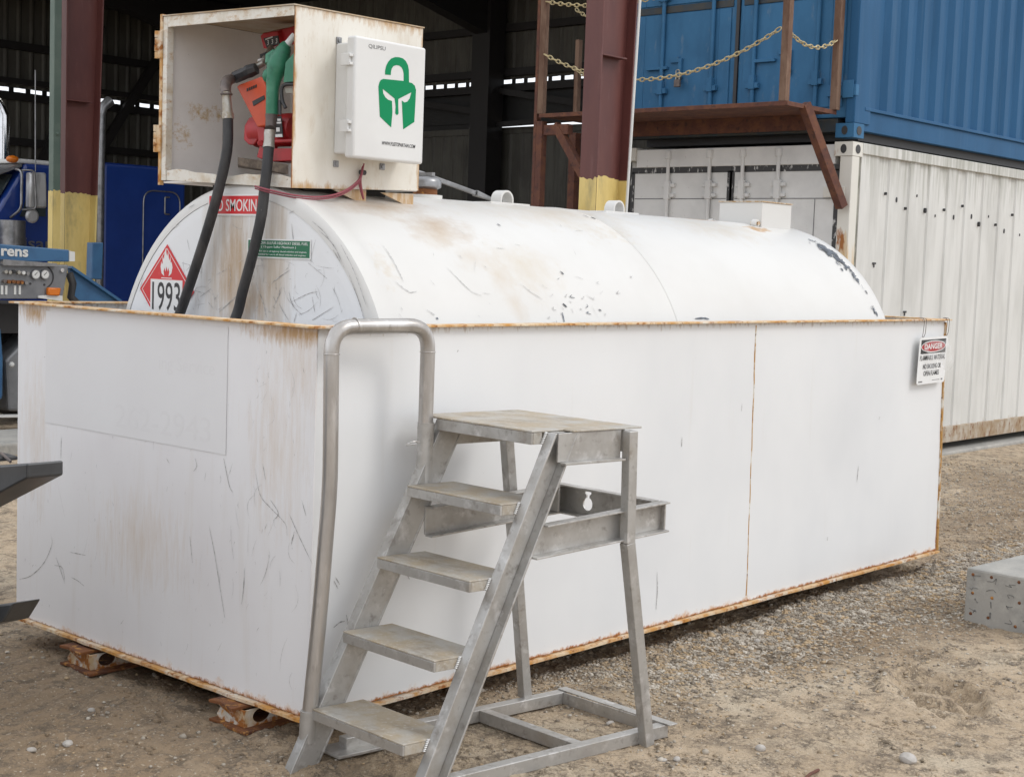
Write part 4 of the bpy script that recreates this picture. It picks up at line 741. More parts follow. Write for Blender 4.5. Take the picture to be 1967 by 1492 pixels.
# ------------------------------------------------------------ aluminium steps
SA0 = V(.331, -.732, GZ); a_, b_ = rad(-8.5), rad(86); Sd, Se, Sz = V(math.cos(a_), math.sin(a_), 0), V(math.cos(b_), math.sin(b_), 0), V(0, 0, 1)
def S(s, w_, z): return SA0+Sd*s+Se*w_+Sz*z
steps = thing('step_ladder', 'weathered aluminium step ladder with pipe handrail against the long white wall', 'steps', tuple(S(.1, .3, 0)))
def sbox(mb, s0, s1, w0, w1, z0, z1, mi=0): return mb.hexa([S(s0, w0, z0), S(s1, w0, z0), S(s1, w1, z0), S(s0, w1, z0), S(s0, w0, z1), S(s1, w0, z1), S(s1, w1, z1), S(s0, w1, z1)], mi)
K = .468
sf = lambda z: .147-(1.231-z)*K
def stringer(w0, w1, web, sf, zf=0.):   # channel with flanges front and back, web on one side, feet cut on the ground
    mb = MB(); D, t = .114, .009
    def slab(o0, o1, wa, wb, z0=None, z1=1.225):
        z0 = zf; mb.hexa([S(sf(z0)+o0, wa, z0), S(sf(z0)+o1, wa, z0), S(sf(z0)+o1, wb, z0), S(sf(z0)+o0, wb, z0), S(sf(z1)+o0, wa, z1), S(sf(z1)+o1, wa, z1), S(sf(z1)+o1, wb, z1), S(sf(z1)+o0, wb, z1)])
    slab(0, t, w0, w1); slab(D-t, D, w0, w1); slab(t+.0005, D-t-.0005, *( (w1-.007, w1-.0008) if web == 'hi' else (w0+.0008, w0+.007)))
    return mb.build('stringer', M['alu'], steps, bevel=.0018)
stringer(0, .045, 'hi', sf); stringer(.555, .6, 'lo', lambda z: .1-(1.2-z)*.515, -.07)
TS = [(.076, 1.225), (-.057, .981), (-.185, .722), (-.328, .461), (-.45, .19)]
for i, (s0, z) in enumerate(TS):
    mb = MB(); dp = .22; t = .042
    if i == 0:
        sbox(mb, s0, .57, .047, .66, z+.001, z+.008); sbox(mb, s0, s0+.008, .049, .556, z-t, z, 1); sbox(mb, s0+.009, s0+.05, .049, .055, z-t, z); sbox(mb, s0+.15, .57, -.004, .0465, z+.0012, z+.0082)
    else:
        sbox(mb, s0, s0+dp, .047, .554, z-.007, z); sbox(mb, s0-.0005, s0+.008, .047, .554, z-t, z-.0075, 1); sbox(mb, s0+.0085, s0+dp-.009, .0475, .055, z-t, z-.0075); sbox(mb, s0+.0085, s0+dp-.009, .546, .5535, z-t, z-.0075); sbox(mb, s0+dp-.008, s0+dp, .047, .554, z-t, z-.0075)
    tr = mb.build('tread', [M['tread'], M['alu']], steps, bevel=.002)
    mb = MB(); fz = sf(z-.02)
    for k in range(7): mb.ball(S(sf(z-.002-k*.006)-.003, .045, z-.002-k*.006), (.009, .007, .0045), 8)
    mb.build('weld_bead', M['weld'], tr, smooth=60)
mb = MB(); sbox(mb, .16, .47, .002, .01, 1.12, 1.225); sbox(mb, .17, .47, -.028, .0018, 1.112, 1.12); sbox(mb, .1, .5, .58, .588, 1.12, 1.225); sbox(mb, .49, .498, .01, .58, 1.14, 1.225); mb.build('platform_frame', M['alu'], steps, bevel=.0015)
def leg(pts, wd): mb = MB(); [mb.beam(p, q, wd, wd, up=Sd) for p, q in zip(pts, pts[1:])]; return mb.build('leg', M['alu'], steps, bevel=.003)
leg([S(.495, -.018, 1.222), S(.505, -.018, .8)], .042)
mb = MB(); mb.beam(S(.505, -.018, .802), S(.655, -.018, .0), .042, .044, up=Sd); mb.build('leg', M['alu'], steps, bevel=.003)
leg([S(.45, .6, 1.22), S(.61, .6, .05)], .042)
mb = MB(); sbox(mb, -.3, .79, .0, .046, 0.002, .052); mb.build('base_rail', M['alu'], steps, bevel=.003)
mb = MB(); sbox(mb, -.3, .80, .555, .6, 0.002, .052); mb.build('base_rail', M['alu'], steps, bevel=.003)
for s0 in (.33, .775):
    mb = MB(); sbox(mb, s0, s0+.045, .0465 if s0 < .5 else -.02, .5545, .003, .051 if s0 < .5 else .0515)
    if s0 > .5: mb = MB(); mb.hexa([S(.775, -.02, .0525), S(.82, -.02, .0525), S(.832, .6, .0525), S(.787, .6, .0525), S(.775, -.02, .0575), S(.82, -.02, .0575), S(.832, .6, .0575), S(.787, .6, .0575)]); sbox(mb, .775, .781, .0465, .5545, .003, .052)
    mb.build('cross_rail', M['alu'], steps, bevel=.002)
# foot plate at the left stringer
mb = MB(); sbox(mb, -.37, -.16, .5, .64, .0, .012); mb.build('foot_plate', M['alu'], steps, bevel=.002)
# tilted storage arms with keyhole cross channel
def arm(w0, w1, fl):
    mb = MB(); zt = lambda s: .893+.0625*s
    def seg(sa, sb, wa, wb, za, zb): mb.hexa([S(sa, wa, zt(sa)+za), S(sb, wa, zt(sb)+za), S(sb, wb, zt(sb)+za), S(sa, wb, zt(sa)+za), S(sa, wa, zt(sa)+zb), S(sb, wa, zt(sb)+zb), S(sb, wb, zt(sb)+zb), S(sa, wb, zt(sa)+zb)])
    S0 = (.058, .106) if w0 < .1 else (.03, .03)
    mb.hexa([S(S0[0], w0, zt(S0[0])-.11), S(.724, w0, zt(.724)-.11), S(.724, w0+.007, zt(.724)-.11), S(S0[0], w0+.007, zt(S0[0])-.11), S(S0[1], w0, zt(S0[1])-.0005), S(.724, w0, zt(.724)-.0005), S(.724, w0+.007, zt(.724)-.0005), S(S0[1], w0+.007, zt(S0[1])-.0005)])
    seg(S0[0], .724, w0+fl*.04 if fl < 0 else w0+.0075, w0-.0005 if fl < 0 else w0+.045, -.116, -.109); seg(S0[1], .724, w0+fl*.04 if fl < 0 else w0+.0075, w0-.0005 if fl < 0 else w0+.045, -.007, 0)
    return mb.build('arm', M['alu'], steps, bevel=.0015)
arm(.02, .03, -1); arm(.55, .56, -1)
mb = MB(); th = np.linspace(0, 2*math.pi, 22, endpoint=False); kc = (.40, .871)
key = [(kc[0]+.026*math.cos(t), kc[1]+.027*math.sin(t)) for t in np.linspace(rad(110), rad(430), 20)]; key += [(kc[0]+.009, kc[1]+.036), (kc[0]+.018, kc[1]+.042), (kc[0]+.018, kc[1]+.05), (kc[0]-.018, kc[1]+.05), (kc[0]-.018, kc[1]+.042), (kc[0]-.009, kc[1]+.036)]
mb.fill([[(.0, .825), (.6, .825), (.6, .932), (.0, .932)], key], S(.716, 0, 0), Se, Sz, Sd, .007)
sbox(mb, .675, .7155, .03, .6, .9325, .939); sbox(mb, .675, .7155, .03, .55, .82, .8265); sbox(mb, .655, .663, .50, .549, .83, .93); mb.build('cross_channel', M['alu'], steps, bevel=.0012)
# handrail
hw = .583
path = rpath([S(-.441, hw, .17), S(-.409, hw, .53), S(-.378, hw, 1.0), S(-.388, hw, 1.573), S(.044, hw, 1.578), S(.044, hw, 1.02)], .095, 8)
mb = MB(); mb.tube(path, .0285, 20); hr = mb.build('handrail', M['pipe'], steps, smooth=50)
mb = MB()
for p_, d_ in ((S(-.386, hw, 1.475), Sz), (S(-.29, hw, 1.577), Sd), (S(.044, hw, 1.478), Sz)): mb.torus(p_, np.cross(d_, Se), Se, .0285, .0285, .0025, 20, 6)
mb.build('weld_ring', M['pipe'], hr, smooth=60)
mb = MB(); mb.cyl(S(.046, hw, 1.21), S(.046, hw, .98), .0325, 20); mb.build('socket', M['alu'], steps, smooth=40)
mb = MB(); mb.cyl(S(-.445, hw, .175), S(-.449, hw, .06), .032, 20); mb.build('socket', M['alu'], steps, smooth=40)
mb = MB(); mb.tube(spline([S(.0, hw-.02, 1.14), S(-.03, hw-.02, 1.142), S(-.05, hw-.01, 1.13), S(-.02, hw-.03, 1.135)], 5), .003, 6); mb.build('wire_clip', M['alu'], steps, smooth=40)

# ------------------------------------------------------------ concrete block
blk = thing('concrete_block', 'grey concrete block with rust spots and scrawled marks at the right edge', 'concrete block', (4.3, -1.3, GZ))
mb = MB(); b0 = at('z', GZ, 1850, 1192); dY = nrm(V(-.1, -1, 0)); dX = nrm(V(1, -.1, 0)); hh = at('x', b0[0], 1853, 1085)[2]-GZ
mb.hexa([b0+V(0, 0, -.05), b0+dX*.85+V(0, 0, -.05), b0+dX*.85+dY*.9+V(0, 0, -.05), b0+dY*.9+V(0, 0, -.05), b0+V(0, 0, hh-.01), b0+dX*.85+V(0, 0, hh), b0+dX*.85+dY*.9+V(0, 0, hh), b0+dY*.9+V(0, 0, hh)])
bod = mb.build('block', M['concrete'], blk, bevel=.012)
fo = lambda a, z, o_=.002: b0+dY*a+V(0, 0, z)-dX*o_
mb = MB()
for a in (.04, .155, .30, .44):
    for z in (hh*.12, hh*.5, hh*.85): mb.ball(fo(a+random.uniform(-.015, .015), z+random.uniform(-.015, .015), .0), (.003, .010, .009), 8)
mb.build('rust_spot', M['rust'], bod, smooth=60)
mb = MB()
for r_ in range(4):
    for k in range(5):
        p0 = .05+k*.1+random.uniform(-.01, .01); z0_ = hh*(.2+.2*r_)
        pts = [(p0+random.uniform(-.02, .02)+.008*i, z0_+random.uniform(-.022, .022)) for i in range(4)]
        mb.tube(spline([fo(a, z, .0012) for a, z in pts], 4), .0015, 5)
mb.build('scrawl', M['scrawl'], bod)

# ------------------------------------------------------------ containers
KX, KY0, KY1, KL = 8.7, 2.69, 5.36, 13.2
def corr(mb, x0, x1, y, z0, z1, per, dep, a, b, mi=0):
    """corrugated sheet facing -Y"""
    xs = []; x = x0
    while x < x1: xs += [(x, 0), (x+per*a, 0), (x+per*(a+b), dep), (x+per*(2*a+b), dep)]; x += per
    xs = [(p, d) for p, d in xs if p <= x1]+[(x1, 0)]
    vs = [V(p, y+d, z) for p, d in xs for z in (z0, z1)]
    return mb.add(vs, [(2*i, 2*i+2, 2*i+3, 2*i+1) for i in range(len(xs)-1)], mi)
def casting(mb, x, y, z, sx, sy, h=.13):
    """corner casting with oval holes on the two seen faces"""
    mb.box(x, x+.19*sx, y, y+.19*sy, z, z+h)
    ell_ = [(.045*math.cos(t), .035*math.sin(t)) for t in np.linspace(0, 2*math.pi, 16, endpoint=False)]
    mb.prism([V(x-.004, y+.095*sy+a*.7, z+h/2+b*1.2) for a, b in ell_], (.003, 0, 0), 1)
    if sy > 0: mb.prism([V(x+.095+a, y-.004, z+h/2+b*1.2) for a, b in ell_], (0, .003, 0), 1)
# white container
wc = thing('shipping_container', 'weathered white shipping container standing on the ground under the blue one', 'container', (KX, 4, GZ))
z0, z1 = .0, 2.93
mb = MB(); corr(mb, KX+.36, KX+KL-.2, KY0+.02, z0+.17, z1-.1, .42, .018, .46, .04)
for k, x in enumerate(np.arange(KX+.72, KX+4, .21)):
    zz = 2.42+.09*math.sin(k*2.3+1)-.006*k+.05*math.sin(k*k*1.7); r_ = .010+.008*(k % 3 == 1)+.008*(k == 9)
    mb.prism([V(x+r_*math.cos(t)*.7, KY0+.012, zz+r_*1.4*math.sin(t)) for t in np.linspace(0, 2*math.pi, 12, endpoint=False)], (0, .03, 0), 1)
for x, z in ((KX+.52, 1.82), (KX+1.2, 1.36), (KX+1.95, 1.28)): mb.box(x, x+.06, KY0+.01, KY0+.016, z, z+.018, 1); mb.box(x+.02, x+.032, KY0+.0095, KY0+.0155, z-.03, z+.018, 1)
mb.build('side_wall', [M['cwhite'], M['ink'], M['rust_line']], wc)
mb = MB(); mb.box(KX+.19, KX+KL-.19, KY0-.005, KY0+.1, z1-.1, z1); mb.build('top_rail', M['cwhite'], wc, bevel=.006)
mb = MB(); mb.box(KX+.19, KX+KL-.19, KY0+.0, KY0+.1, z0, z0+.17); mb.build('bottom_rail', M['crail'], wc, bevel=.006)
mb = MB(); mb.box(KX+.005, KX+.14, KY0+.002, KY0+.13, z0+.131, z1-.131); mb.build('corner_post', M['cpost'], wc, bevel=.008)
mb = MB(); mb.box(KX+.141, KX+.2, KY0+.025, KY0+.1, z0+.131, z1-.131, 1); mb.box(KX+.201, KX+.36, KY0+.015, KY0+.08, z0+.17, z1-.1, 0); mb.build('post_flashing', [M['cwhite'], M['cstrip']], wc)
for y_, z_, sg_ in ((KY0, z1-.13, 1), (KY0, z0-.075, 1), (KY1, z1-.13, -1)):
    mb = MB(); casting(mb, KX, y_, z_, 1, sg_); mb.build('corner_casting', [M['cpost'], M['ink']], wc, bevel=.006)
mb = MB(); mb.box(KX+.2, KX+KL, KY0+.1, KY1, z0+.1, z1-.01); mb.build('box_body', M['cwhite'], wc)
mb = MB(); mb.box(KX+.02, KX+.19, KY0+.19, KY1-.19, z1-.2, z1-.02); mb.build('door_header', M['cdoor'], wc, bevel=.006)
mid = (KY0+KY1)/2
for ya, yb in ((KY0+.17, mid-.02), (mid+.02, KY1-.14)):
    mb = MB(); mb.box(KX+.045, KX+.19, ya, yb, z0+.15, z1-.24); dr = mb.build('door', M['cdoor'], wc, bevel=.008)
    mb = MB(); mb.box(KX+.038, KX+.0445, ya-.02, yb+.015, z1-.26, z1-.2); mb.box(KX+.038, KX+.0445, ya-.035, ya+.02, z0+.15, z1-.2455); mb.box(KX+.038, KX+.0445, yb-.02, yb+.03, z0+.15, z1-.2455); mb.build('gasket', M['gasket'], dr)
    mb = MB(); mb.box(KX+.0405, KX+.0448, ya+.03, yb-.03, z1-.52, z1-.512); mb.box(KX+.0405, KX+.0448, ya+.22, ya+.226, z0+.2, z1-.522); mb.build('panel_seam', M['greyink'], dr)
    for yy in (ya+.62, ya+1.02) if ya < mid else (ya+.22, ya+.72):
        mb = MB(); mb.cyl(V(KX+.015, yy, z0+.05), V(KX+.015, yy, z1-.06), .019, 12); mb.cyl(V(KX+.015, yy, z1-.12), V(KX+.015, yy, z1-.04), .034, 10)
        for zz in (z1-.5, 1.5, .5):
            mb.box(KX+.012, KX+.0445, yy-.08, yy+.08, zz, zz+.035); mb.box(KX+.012, KX+.0445, yy-.08, yy+.08, zz+.1, zz+.135); mb.box(KX-.008, KX+.04, yy-.032, yy+.032, zz-.02, zz+.16)
        mb.build('lock_rod', M['cdoor'], dr, bevel=.003)
mb = MB()
for zz in (2.42, 1.2, .3): mb.box(KX-.012, KX+.004, KY0+.06, KY0+.28, zz, zz+.1)
mb.build('door_hinge', M['cpost'], wc, bevel=.005)
# footing under the containers
mb = MB(); mb.box(KX-.6, KX+KL, KY0-.1, KY1+.3, GZ-.2, GZ+.035); tag(mb.build('concrete_footing', M['concrete'], bevel=.02), 'low concrete footing under the white container', 'footing')
# blue container
bc = thing('shipping_container', 'blue corrugated shipping container stacked on top of the white one', 'container', (KX, 4, 3.0))
z0, z1 = 2.965, 5.85
mb = MB(); corr(mb, KX+.3, KX+KL-.2, KY0+.015, z0+.29, z1-.1, .33, .045, .3, .2)
mb.prism([V(KX+1.05+a, KY0+.008, 4.42+b) for a, b in ((0, 0), (.11, .01), (.12, .09), (.01, .1))], (0, .004, 0), 1); mb.build('side_wall', [M['cblue'], M['gasket']], bc)
mb = MB(); mb.box(KX+.19, KX+KL-.19, KY0+.02, KY0+.1, z0+.075, z0+.26); mb.box(KX+.19, KX+KL-.19, KY0-.004, KY0+.06, z0+.2605, z0+.29); mb.build('bottom_rail', M['cblue'], bc, bevel=.005)
mb = MB(); mb.box(KX+.19, KX+KL-.19, KY0, KY0+.08, z1-.1, z1); mb.build('top_rail', M['cblue'], bc)
mb = MB(); mb.box(KX+.005, KX+.3, KY0+.002, KY0+.1, z0+.135, z1); mb.build('corner_post', M['cblue'], bc, bevel=.008)
mb = MB(); casting(mb, KX, KY0, z0+.003, 1, 1); mb.build('corner_casting', [M['cblued'], M['ink']], bc, bevel=.006)
mb = MB(); mb.box(KX+.2, KX+KL, KY0+.1, KY1, z0+.2, z1-.01); mb.box(KX+.3, KX+KL-.3, KY0+.12, KY1-.1, z0-.0, z0+.199, 1); mb.build('box_body', [M['cblue'], M['ink']], bc)
mb = MB(); mb.box(KX+.03, KX+.19, KY0+.19, KY1, z0+.06, z0+.18); mb.build('door_sill', M['darkblue'], bc, bevel=.005)
for ya, yb in ((KY0+.1, mid-.02), (mid+.02, KY1-.06)):
    mb = MB(); mb.box(KX+.05, KX+.19, ya, yb, z0+.19, z1-.1)
    for zz in (z0+.29, z0+1.38): 
        mb.box(KX+.035, KX+.0495, ya+.06, ya+.2, zz, zz+1.0); mb.box(KX+.035, KX+.0495, yb-.16, yb-.06, zz, zz+1.0)
        mb.box(KX+.036, KX+.0495, ya+.2005, yb-.1605, zz, zz+1.0)
    mb.box(KX+.038, KX+.0495, ya+.04, yb-.04, z0+1.3, z0+1.37, 1); dr = mb.build('door', [M['cblued'], M['darkblue']], bc, bevel=.005)
    for yy in (ya+.33, ya+1.02) if ya < mid else (ya+.25, ya+.85):
        mb = MB(); mb.cyl(V(KX+.01, yy, z0+.12), V(KX+.01, yy, z1-.2), .021, 10)
        for zz in (z0+.5, z0+1.42): mb.box(KX-.012, KX+.034, yy-.07, yy+.07, zz, zz+.05); mb.box(KX-.02, KX+.03, yy-.03, yy+.03, zz-.01, zz+.12)
        mb.build('lock_rod', M['cblued'], dr, bevel=.002)
    mb = MB(); yy = ya+.7; mb.box(KX+.01, KX+.0345, yy-.05, yy+.05, z0+.8, z0+.86); mb.box(KX+.005, KX+.0345, yy-.09, yy-.05, z0+.6, z0+.84); mb.cyl(V(KX+.0, yy-.07, z0+.64), V(KX+.02, yy-.07, z0+.64), .03, 10, 1); mb.box(KX-.005, KX+.0345, yy+.08, yy+.34, z0+.74, z0+.77); mb.build('door_latch', [M['cblued'], M['darkblue']], dr, bevel=.003)
mb = MB(); mb.box(KX+.03, KX+.048, mid-.018, mid+.018, z0+.19, z1-.1); mb.build('door_seal', M['ink'], bc)
for zz in (z0+.38, z0+1.75):
    mb = MB(); mb.box(KX-.006, KX+.0495, KY0-.003, KY0+.3, zz, zz+.1); mb.box(KX-.015, KX-.0065, KY0+.02, KY0+.13, zz-.02, zz+.14); mb.build('door_hinge', M['cblued'], bc, bevel=.004)
pk = at('x', KX-.04, 1301, 160); pl_ = thing('padlock', 'small dark padlock on the blue container door latch', 'padlock', tuple(pk))
mb = MB(); mb.box(pk[0]-.015, pk[0]+.015, pk[1]-.035, pk[1]+.035, pk[2]-.04, pk[2]+.035); mb.build('lock_body', M['iron'], pl_, bevel=.006)
mb = MB(); mb.tube(rpath([pk+V(0, -.02, .03), pk+V(0, -.02, .13), pk+V(0, .02, .13), pk+V(0, .02, .03)], .02), .007, 8); mb.build('shackle', M['zinc'], pl_, smooth=50)

# ------------------------------------------------------------ rusty walkway in front of the blue doors
PX0, PX1, PYA, PYB, PZ = 7.8, 8.66, 2.86, 5.72, 3.2
wk = thing('walkway', 'rusty brown steel walkway with railing posts before the blue container doors', 'walkway', (8.2, 4.3, GZ))
mb = MB(); mb.box(PX0, PX1, PYA, PYB, PZ-.02, PZ-.0); mb.box(PX0-.006, PX0, PYA, PYB, PZ-.03, PZ+.01); mb.box(PX0, PX1, PYA-.006, PYA, PZ-.03, PZ+.01); mb.build('deck', M['rusty_plat'], wk, bevel=.003)
PO = [(PX0+.03, PYA+.05), (PX1-.03, PYA+.0)]
mb = MB(); mb.box(PX1-.03, PX1+.005, PYA+.3, PYB-.1, PZ-.16, PZ-.0205); mb.build('ledger_beam', M['rusty_plat'], wk)
for x, y in PO:
    mb = MB(); mb.box(x-.035, x+.035, y-.035, y+.035, PZ+.0105, PZ+1.7); mb.build('railing_post', M['rusty_post'], wk, bevel=.004)
a = at('x', PX0+.03, 1040, 220); b = at('x', PX1-.1, 1108, 215)
mb = MB(); mb.box(PX0, PX0+.06, a[1]-.035, a[1]+.035, PZ+.0105, PZ+1.7); mb.build('railing_post', M['rusty_post'], wk, bevel=.004)
mb = MB(); mb.box(PX1-.13, PX1-.07, b[1]-.02, b[1]+.03, PZ+.0105, PZ+.85); mb.build('railing_post', M['rusty_post'], wk, bevel=.004)
mb = MB(); mb.box(PX0+.0, PX0+.07, a[1]+.037, a[1]+.075, GZ, PZ+1.7); mb.box(PX0, PX0+.08, a[1]-.04, a[1]+.036, GZ, PZ-.062); mb.build('support_post', M['rusty_plat'], wk, bevel=.004)
mb = MB(); mb.box(PX1-.15, PX1-.06, b[1]-.04, b[1]+.05, GZ, PZ-.111); mb.build('support_post', M['rusty_plat'], wk, bevel=.004)
mb = MB(); mb.box(PX0+.02, PX0+.1, b[1]-.5, a[1]-.041, PZ-.2, PZ-.1); mb.build('edge_beam', M['rusty_plat'], wk)
mb = MB(); mb.beam(at('x', PX0+.32, 1545, 200), at('x', KX-.055, 1617, 398), .085, .085); mb.build('brace', M['rusty_plat'], wk, bevel=.004)
mb = MB(); mb.beam(at('x', PX0+.05, 1068, 240), at('x', PX0+.05, 1125, 345), .08, .08); mb.build('brace', M['rusty_plat'], wk, bevel=.004)
def chain(p, q, sag, label):
    p, q = np.asarray(p, float), np.asarray(q, float); n_ = max(4, int(np.linalg.norm(q-p)/.052)); mb = MB()
    f = lambda t: p*(1-t)+q*t-V(0, 0, sag*4*t*(1-t))
    for i in range(n_):
        a, b = f(i/n_), f((i+1)/n_); d = b-a; side = nrm(np.cross(d, V(0, 0, 1))); up = np.cross(side, nrm(d))
        mb.torus((a+b)/2, d, side if i % 2 else up, np.linalg.norm(d)*.66, .017, .006, 12, 5)
    o = mb.build('chain', M['chain'], smooth=60); tag(o, label, 'chain', 'yellow plastic chains on the walkway railing')
pc = V(PX0-.01, PYA+.05, 0); zc = at('x', PX0, 1506, 54)[2]; zl = at('x', PX0, 1045, 105)[2]
chain(V(PX0, PYA+.1, zc), V(PX0, a[1]-.04, zl), .34, 'long yellow chain sagging in front of the blue doors')
chain(V(PX0+.06, PYA+.05, zc-.02), V(PX1-.06, PYA, at('x', PX1, 1606, 80)[2]), .1, 'short yellow chain on the right end of the walkway')
chain(V(PX0, PYA+.1, zc+.75), V(PX0, a[1]-.04, at('x', PX0, 1100, -2)[2]), .22, 'upper yellow chain at the top edge above the long one')
chain(at('x', PX1-.1, 1106, 18), at('x', PX1-.3, 1190, 45), .05, 'yellow chain between the left post and the maroon column, upper')
chain(at('x', PX1-.1, 1104, 132), at('x', PX1-.3, 1190, 165), .05, 'yellow chain between the left post and the maroon column, lower')

# ------------------------------------------------------------ the open shed
RX = 5.86
def ragged(mb, quad, n, amp, mi):
    """paint band whose top edge is brushed unevenly; quad = bottom-left, bottom-right, height"""
    p, q, h, nn = quad; vs = []
    for i in range(n+1):
        s = i/n; b = p*(1-s)+q*s+nn*.002; vs += [b, b+V(0, 0, h+random.uniform(-amp, amp))]
    return mb.add(vs, [(2*i, 2*i+2, 2*i+3, 2*i+1) for i in range(n)], mi)
def column(name, label, x0, y0, fw, dep, zy):
    """tapered steel I column: flanges face -X/+X, web faces -Y"""
    t = thing(name, label, 'column', (x0, y0, GZ), 'maroon steel columns of the shed front'); H_ = 6.9
    def taper(xa, xb, ya, yb, k0, k1): return [(xa+0*k0, ya, GZ), (xb, ya, GZ), (xb, yb, GZ), (xa, yb, GZ)], k1
    d0, d1 = dep*.86, dep*1.3
    mb = MB(); mb.box(x0, x0+.016, y0, y0+fw, GZ, H_); mb.build('front_flange', M['purple'], t, bevel=.002)
    mb = MB(); mb.hexa([(x0+d0, y0, GZ), (x0+d0+.016, y0, GZ), (x0+d0+.016, y0+fw, GZ), (x0+d0, y0+fw, GZ), (x0+d1, y0, H_), (x0+d1+.016, y0, H_), (x0+d1+.016, y0+fw, H_), (x0+d1, y0+fw, H_)]); mb.build('rear_flange', M['purple'], t, bevel=.002)
    mb = MB(); yw = y0+fw/2; mb.hexa([(x0+.0165, yw-.005, GZ), (x0+d0-.0005, yw-.005, GZ), (x0+d0-.0005, yw+.005, GZ), (x0+.0165, yw+.005, GZ), (x0+.0165, yw-.005, H_), (x0+d1-.0005, yw-.005, H_), (x0+d1-.0005, yw+.005, H_), (x0+.0165, yw+.005, H_)])
    mb.box(x0+.017, x0+d0, y0+.002, yw-.0055, 3.4, 3.412); mb.build('web', M['purple'], t)
    mb = MB(); ragged(mb, (V(x0, y0+fw, GZ), V(x0, y0, GZ), zy-GZ, V(-1, 0, 0)), 9, .018, 0); ragged(mb, (V(x0+.001, y0, GZ), V(x0+.016, y0, GZ), zy-GZ, V(0, -1, 0)), 2, .02, 0)
    ragged(mb, (V(x0+.0165, yw-.006, GZ), V(x0+d0, yw-.006, GZ), zy-GZ+.02, V(0, -1, 0)), 9, .014, 0); dz = (zy-GZ)/(H_-GZ)*(d1-d0)*.9
    mb.hexa([(x0+d0-.003, y0-.004, GZ), (x0+d0+.02, y0-.004, GZ), (x0+d0+.02, y0+fw+.002, GZ), (x0+d0-.003, y0+fw+.002, GZ), (x0+d0+dz-.003, y0-.004, zy), (x0+d0+dz+.02, y0-.004, zy), (x0+d0+dz+.02, y0+fw+.002, zy), (x0+d0+dz-.003, y0+fw+.002, zy)])
    mb.prism([V(x0+d0-.001, yw-.0065, GZ), V(x0+d0+dz, yw-.0065, zy+.01), V(x0+d0-.001, yw-.0065, zy+.01)], (0, -.002, 0)); mb.build('yellow_base', M['yellow'], t); return t
pl_, pr_, pm_ = at('x', RX, 1119, 200), at('x', RX, 1152, 200), at('y', at('x', RX, 1152, 200)[1], 1213, 200)
column('steel_column', 'maroon steel column with yellow base behind the tank, before the containers', RX, pr_[1], pl_[1]-pr_[1], (pm_[0]-RX)*.93, 2.42)
LX = 5.86
l0, l1 = at('x', LX, 117, 250), at('x', LX, 126, 250); l2 = at('y', l1[1], 189, 250)
column('steel_column', 'maroon steel column with yellow base beside the grey-green post', LX, l1[1], l0[1]-l1[1]+.14, (l2[0]-LX)*.95, 2.33)
g0, g1 = at('x', LX-.2, 94, 250), at('x', LX-.2, 103, 250); g2 = at('y', g1[1], 117, 250)
gp = thing('steel_post', 'grey-green square steel post with yellow base, left of a maroon column', 'post', (g1[0], g1[1], GZ)); gd = g2[0]-g1[0]
mb = MB(); mb.box(g1[0], g2[0], g1[1], g0[1], GZ, 6.9); mb.cyl(V(g1[0]+gd*.5, g1[1]-.02, 3.0), V(g1[0]+gd*.5, g1[1], 3.0), .02, 10); mb.build('post_shaft', M['postgreen'], gp, bevel=.006)
mb = MB(); ragged(mb, (V(g1[0], g0[1], GZ), V(g1[0], g1[1], GZ), 2.46, V(-1, 0, 0)), 5, .008, 0); ragged(mb, (V(g1[0], g1[1], GZ), V(g2[0], g1[1], GZ), 2.47, V(0, -1, 0)), 6, .01, 0); mb.build('yellow_base', M['yellow'], gp)
dp0, dp1 = at('y', pr_[1]-.1, 1204, 390), at('y', pr_[1]-.1, 1230, -10); mb = MB(); dd = nrm(dp1-dp0); mb.tube([dp0-dd*2.2, dp0, dp1, dp1+dd*1.5], .012, 10); mb.build('conduit', M['galv'] if False else M['dial'], smooth=50)
tag(bpy.data.objects['conduit'], 'thin pale conduit pipe running up the right side of a maroon column', 'pipe')
shed = thing('shed', 'dark open-fronted steel shed with ribbed walls behind the tank', 'shed', (12, 14, GZ))
BX, LYY, EZ = 18., 25., 6.95
def ribbed(mb, p, q, z0, z1, nin, per=.3, dep=.03):
    p, q = np.asarray(p, float), np.asarray(q, float); L_ = np.linalg.norm(q-p); d = (q-p)/L_; xs = []; s = 0
    while s < L_: xs += [(s, 0), (s+.04, dep), (s+.08, dep), (s+.12, 0)]; s += per
    xs = [k for k in xs if k[0] < L_]+[(L_, 0)]
    vs = [V(*(p+d*s+nin*h)[:2], z) for s, h in xs for z in (z0, z1)]
    return mb.add(vs, [(2*i, 2*i+2, 2*i+3, 2*i+1) for i in range(len(xs)-1)])
zs_, zs2 = 4.96, 5.07
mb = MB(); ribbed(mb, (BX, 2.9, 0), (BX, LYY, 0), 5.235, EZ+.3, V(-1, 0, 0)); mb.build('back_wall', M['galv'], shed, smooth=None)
mb = MB(); ribbed(mb, (BX, 2.9, 0), (BX, LYY, 0), GZ-.1, 4.32, V(-1, 0, 0)); mb.box(BX-.05, BX+.03, 2.9, LYY, 4.2, 4.32); mb.build('back_wall', M['galv'], shed)
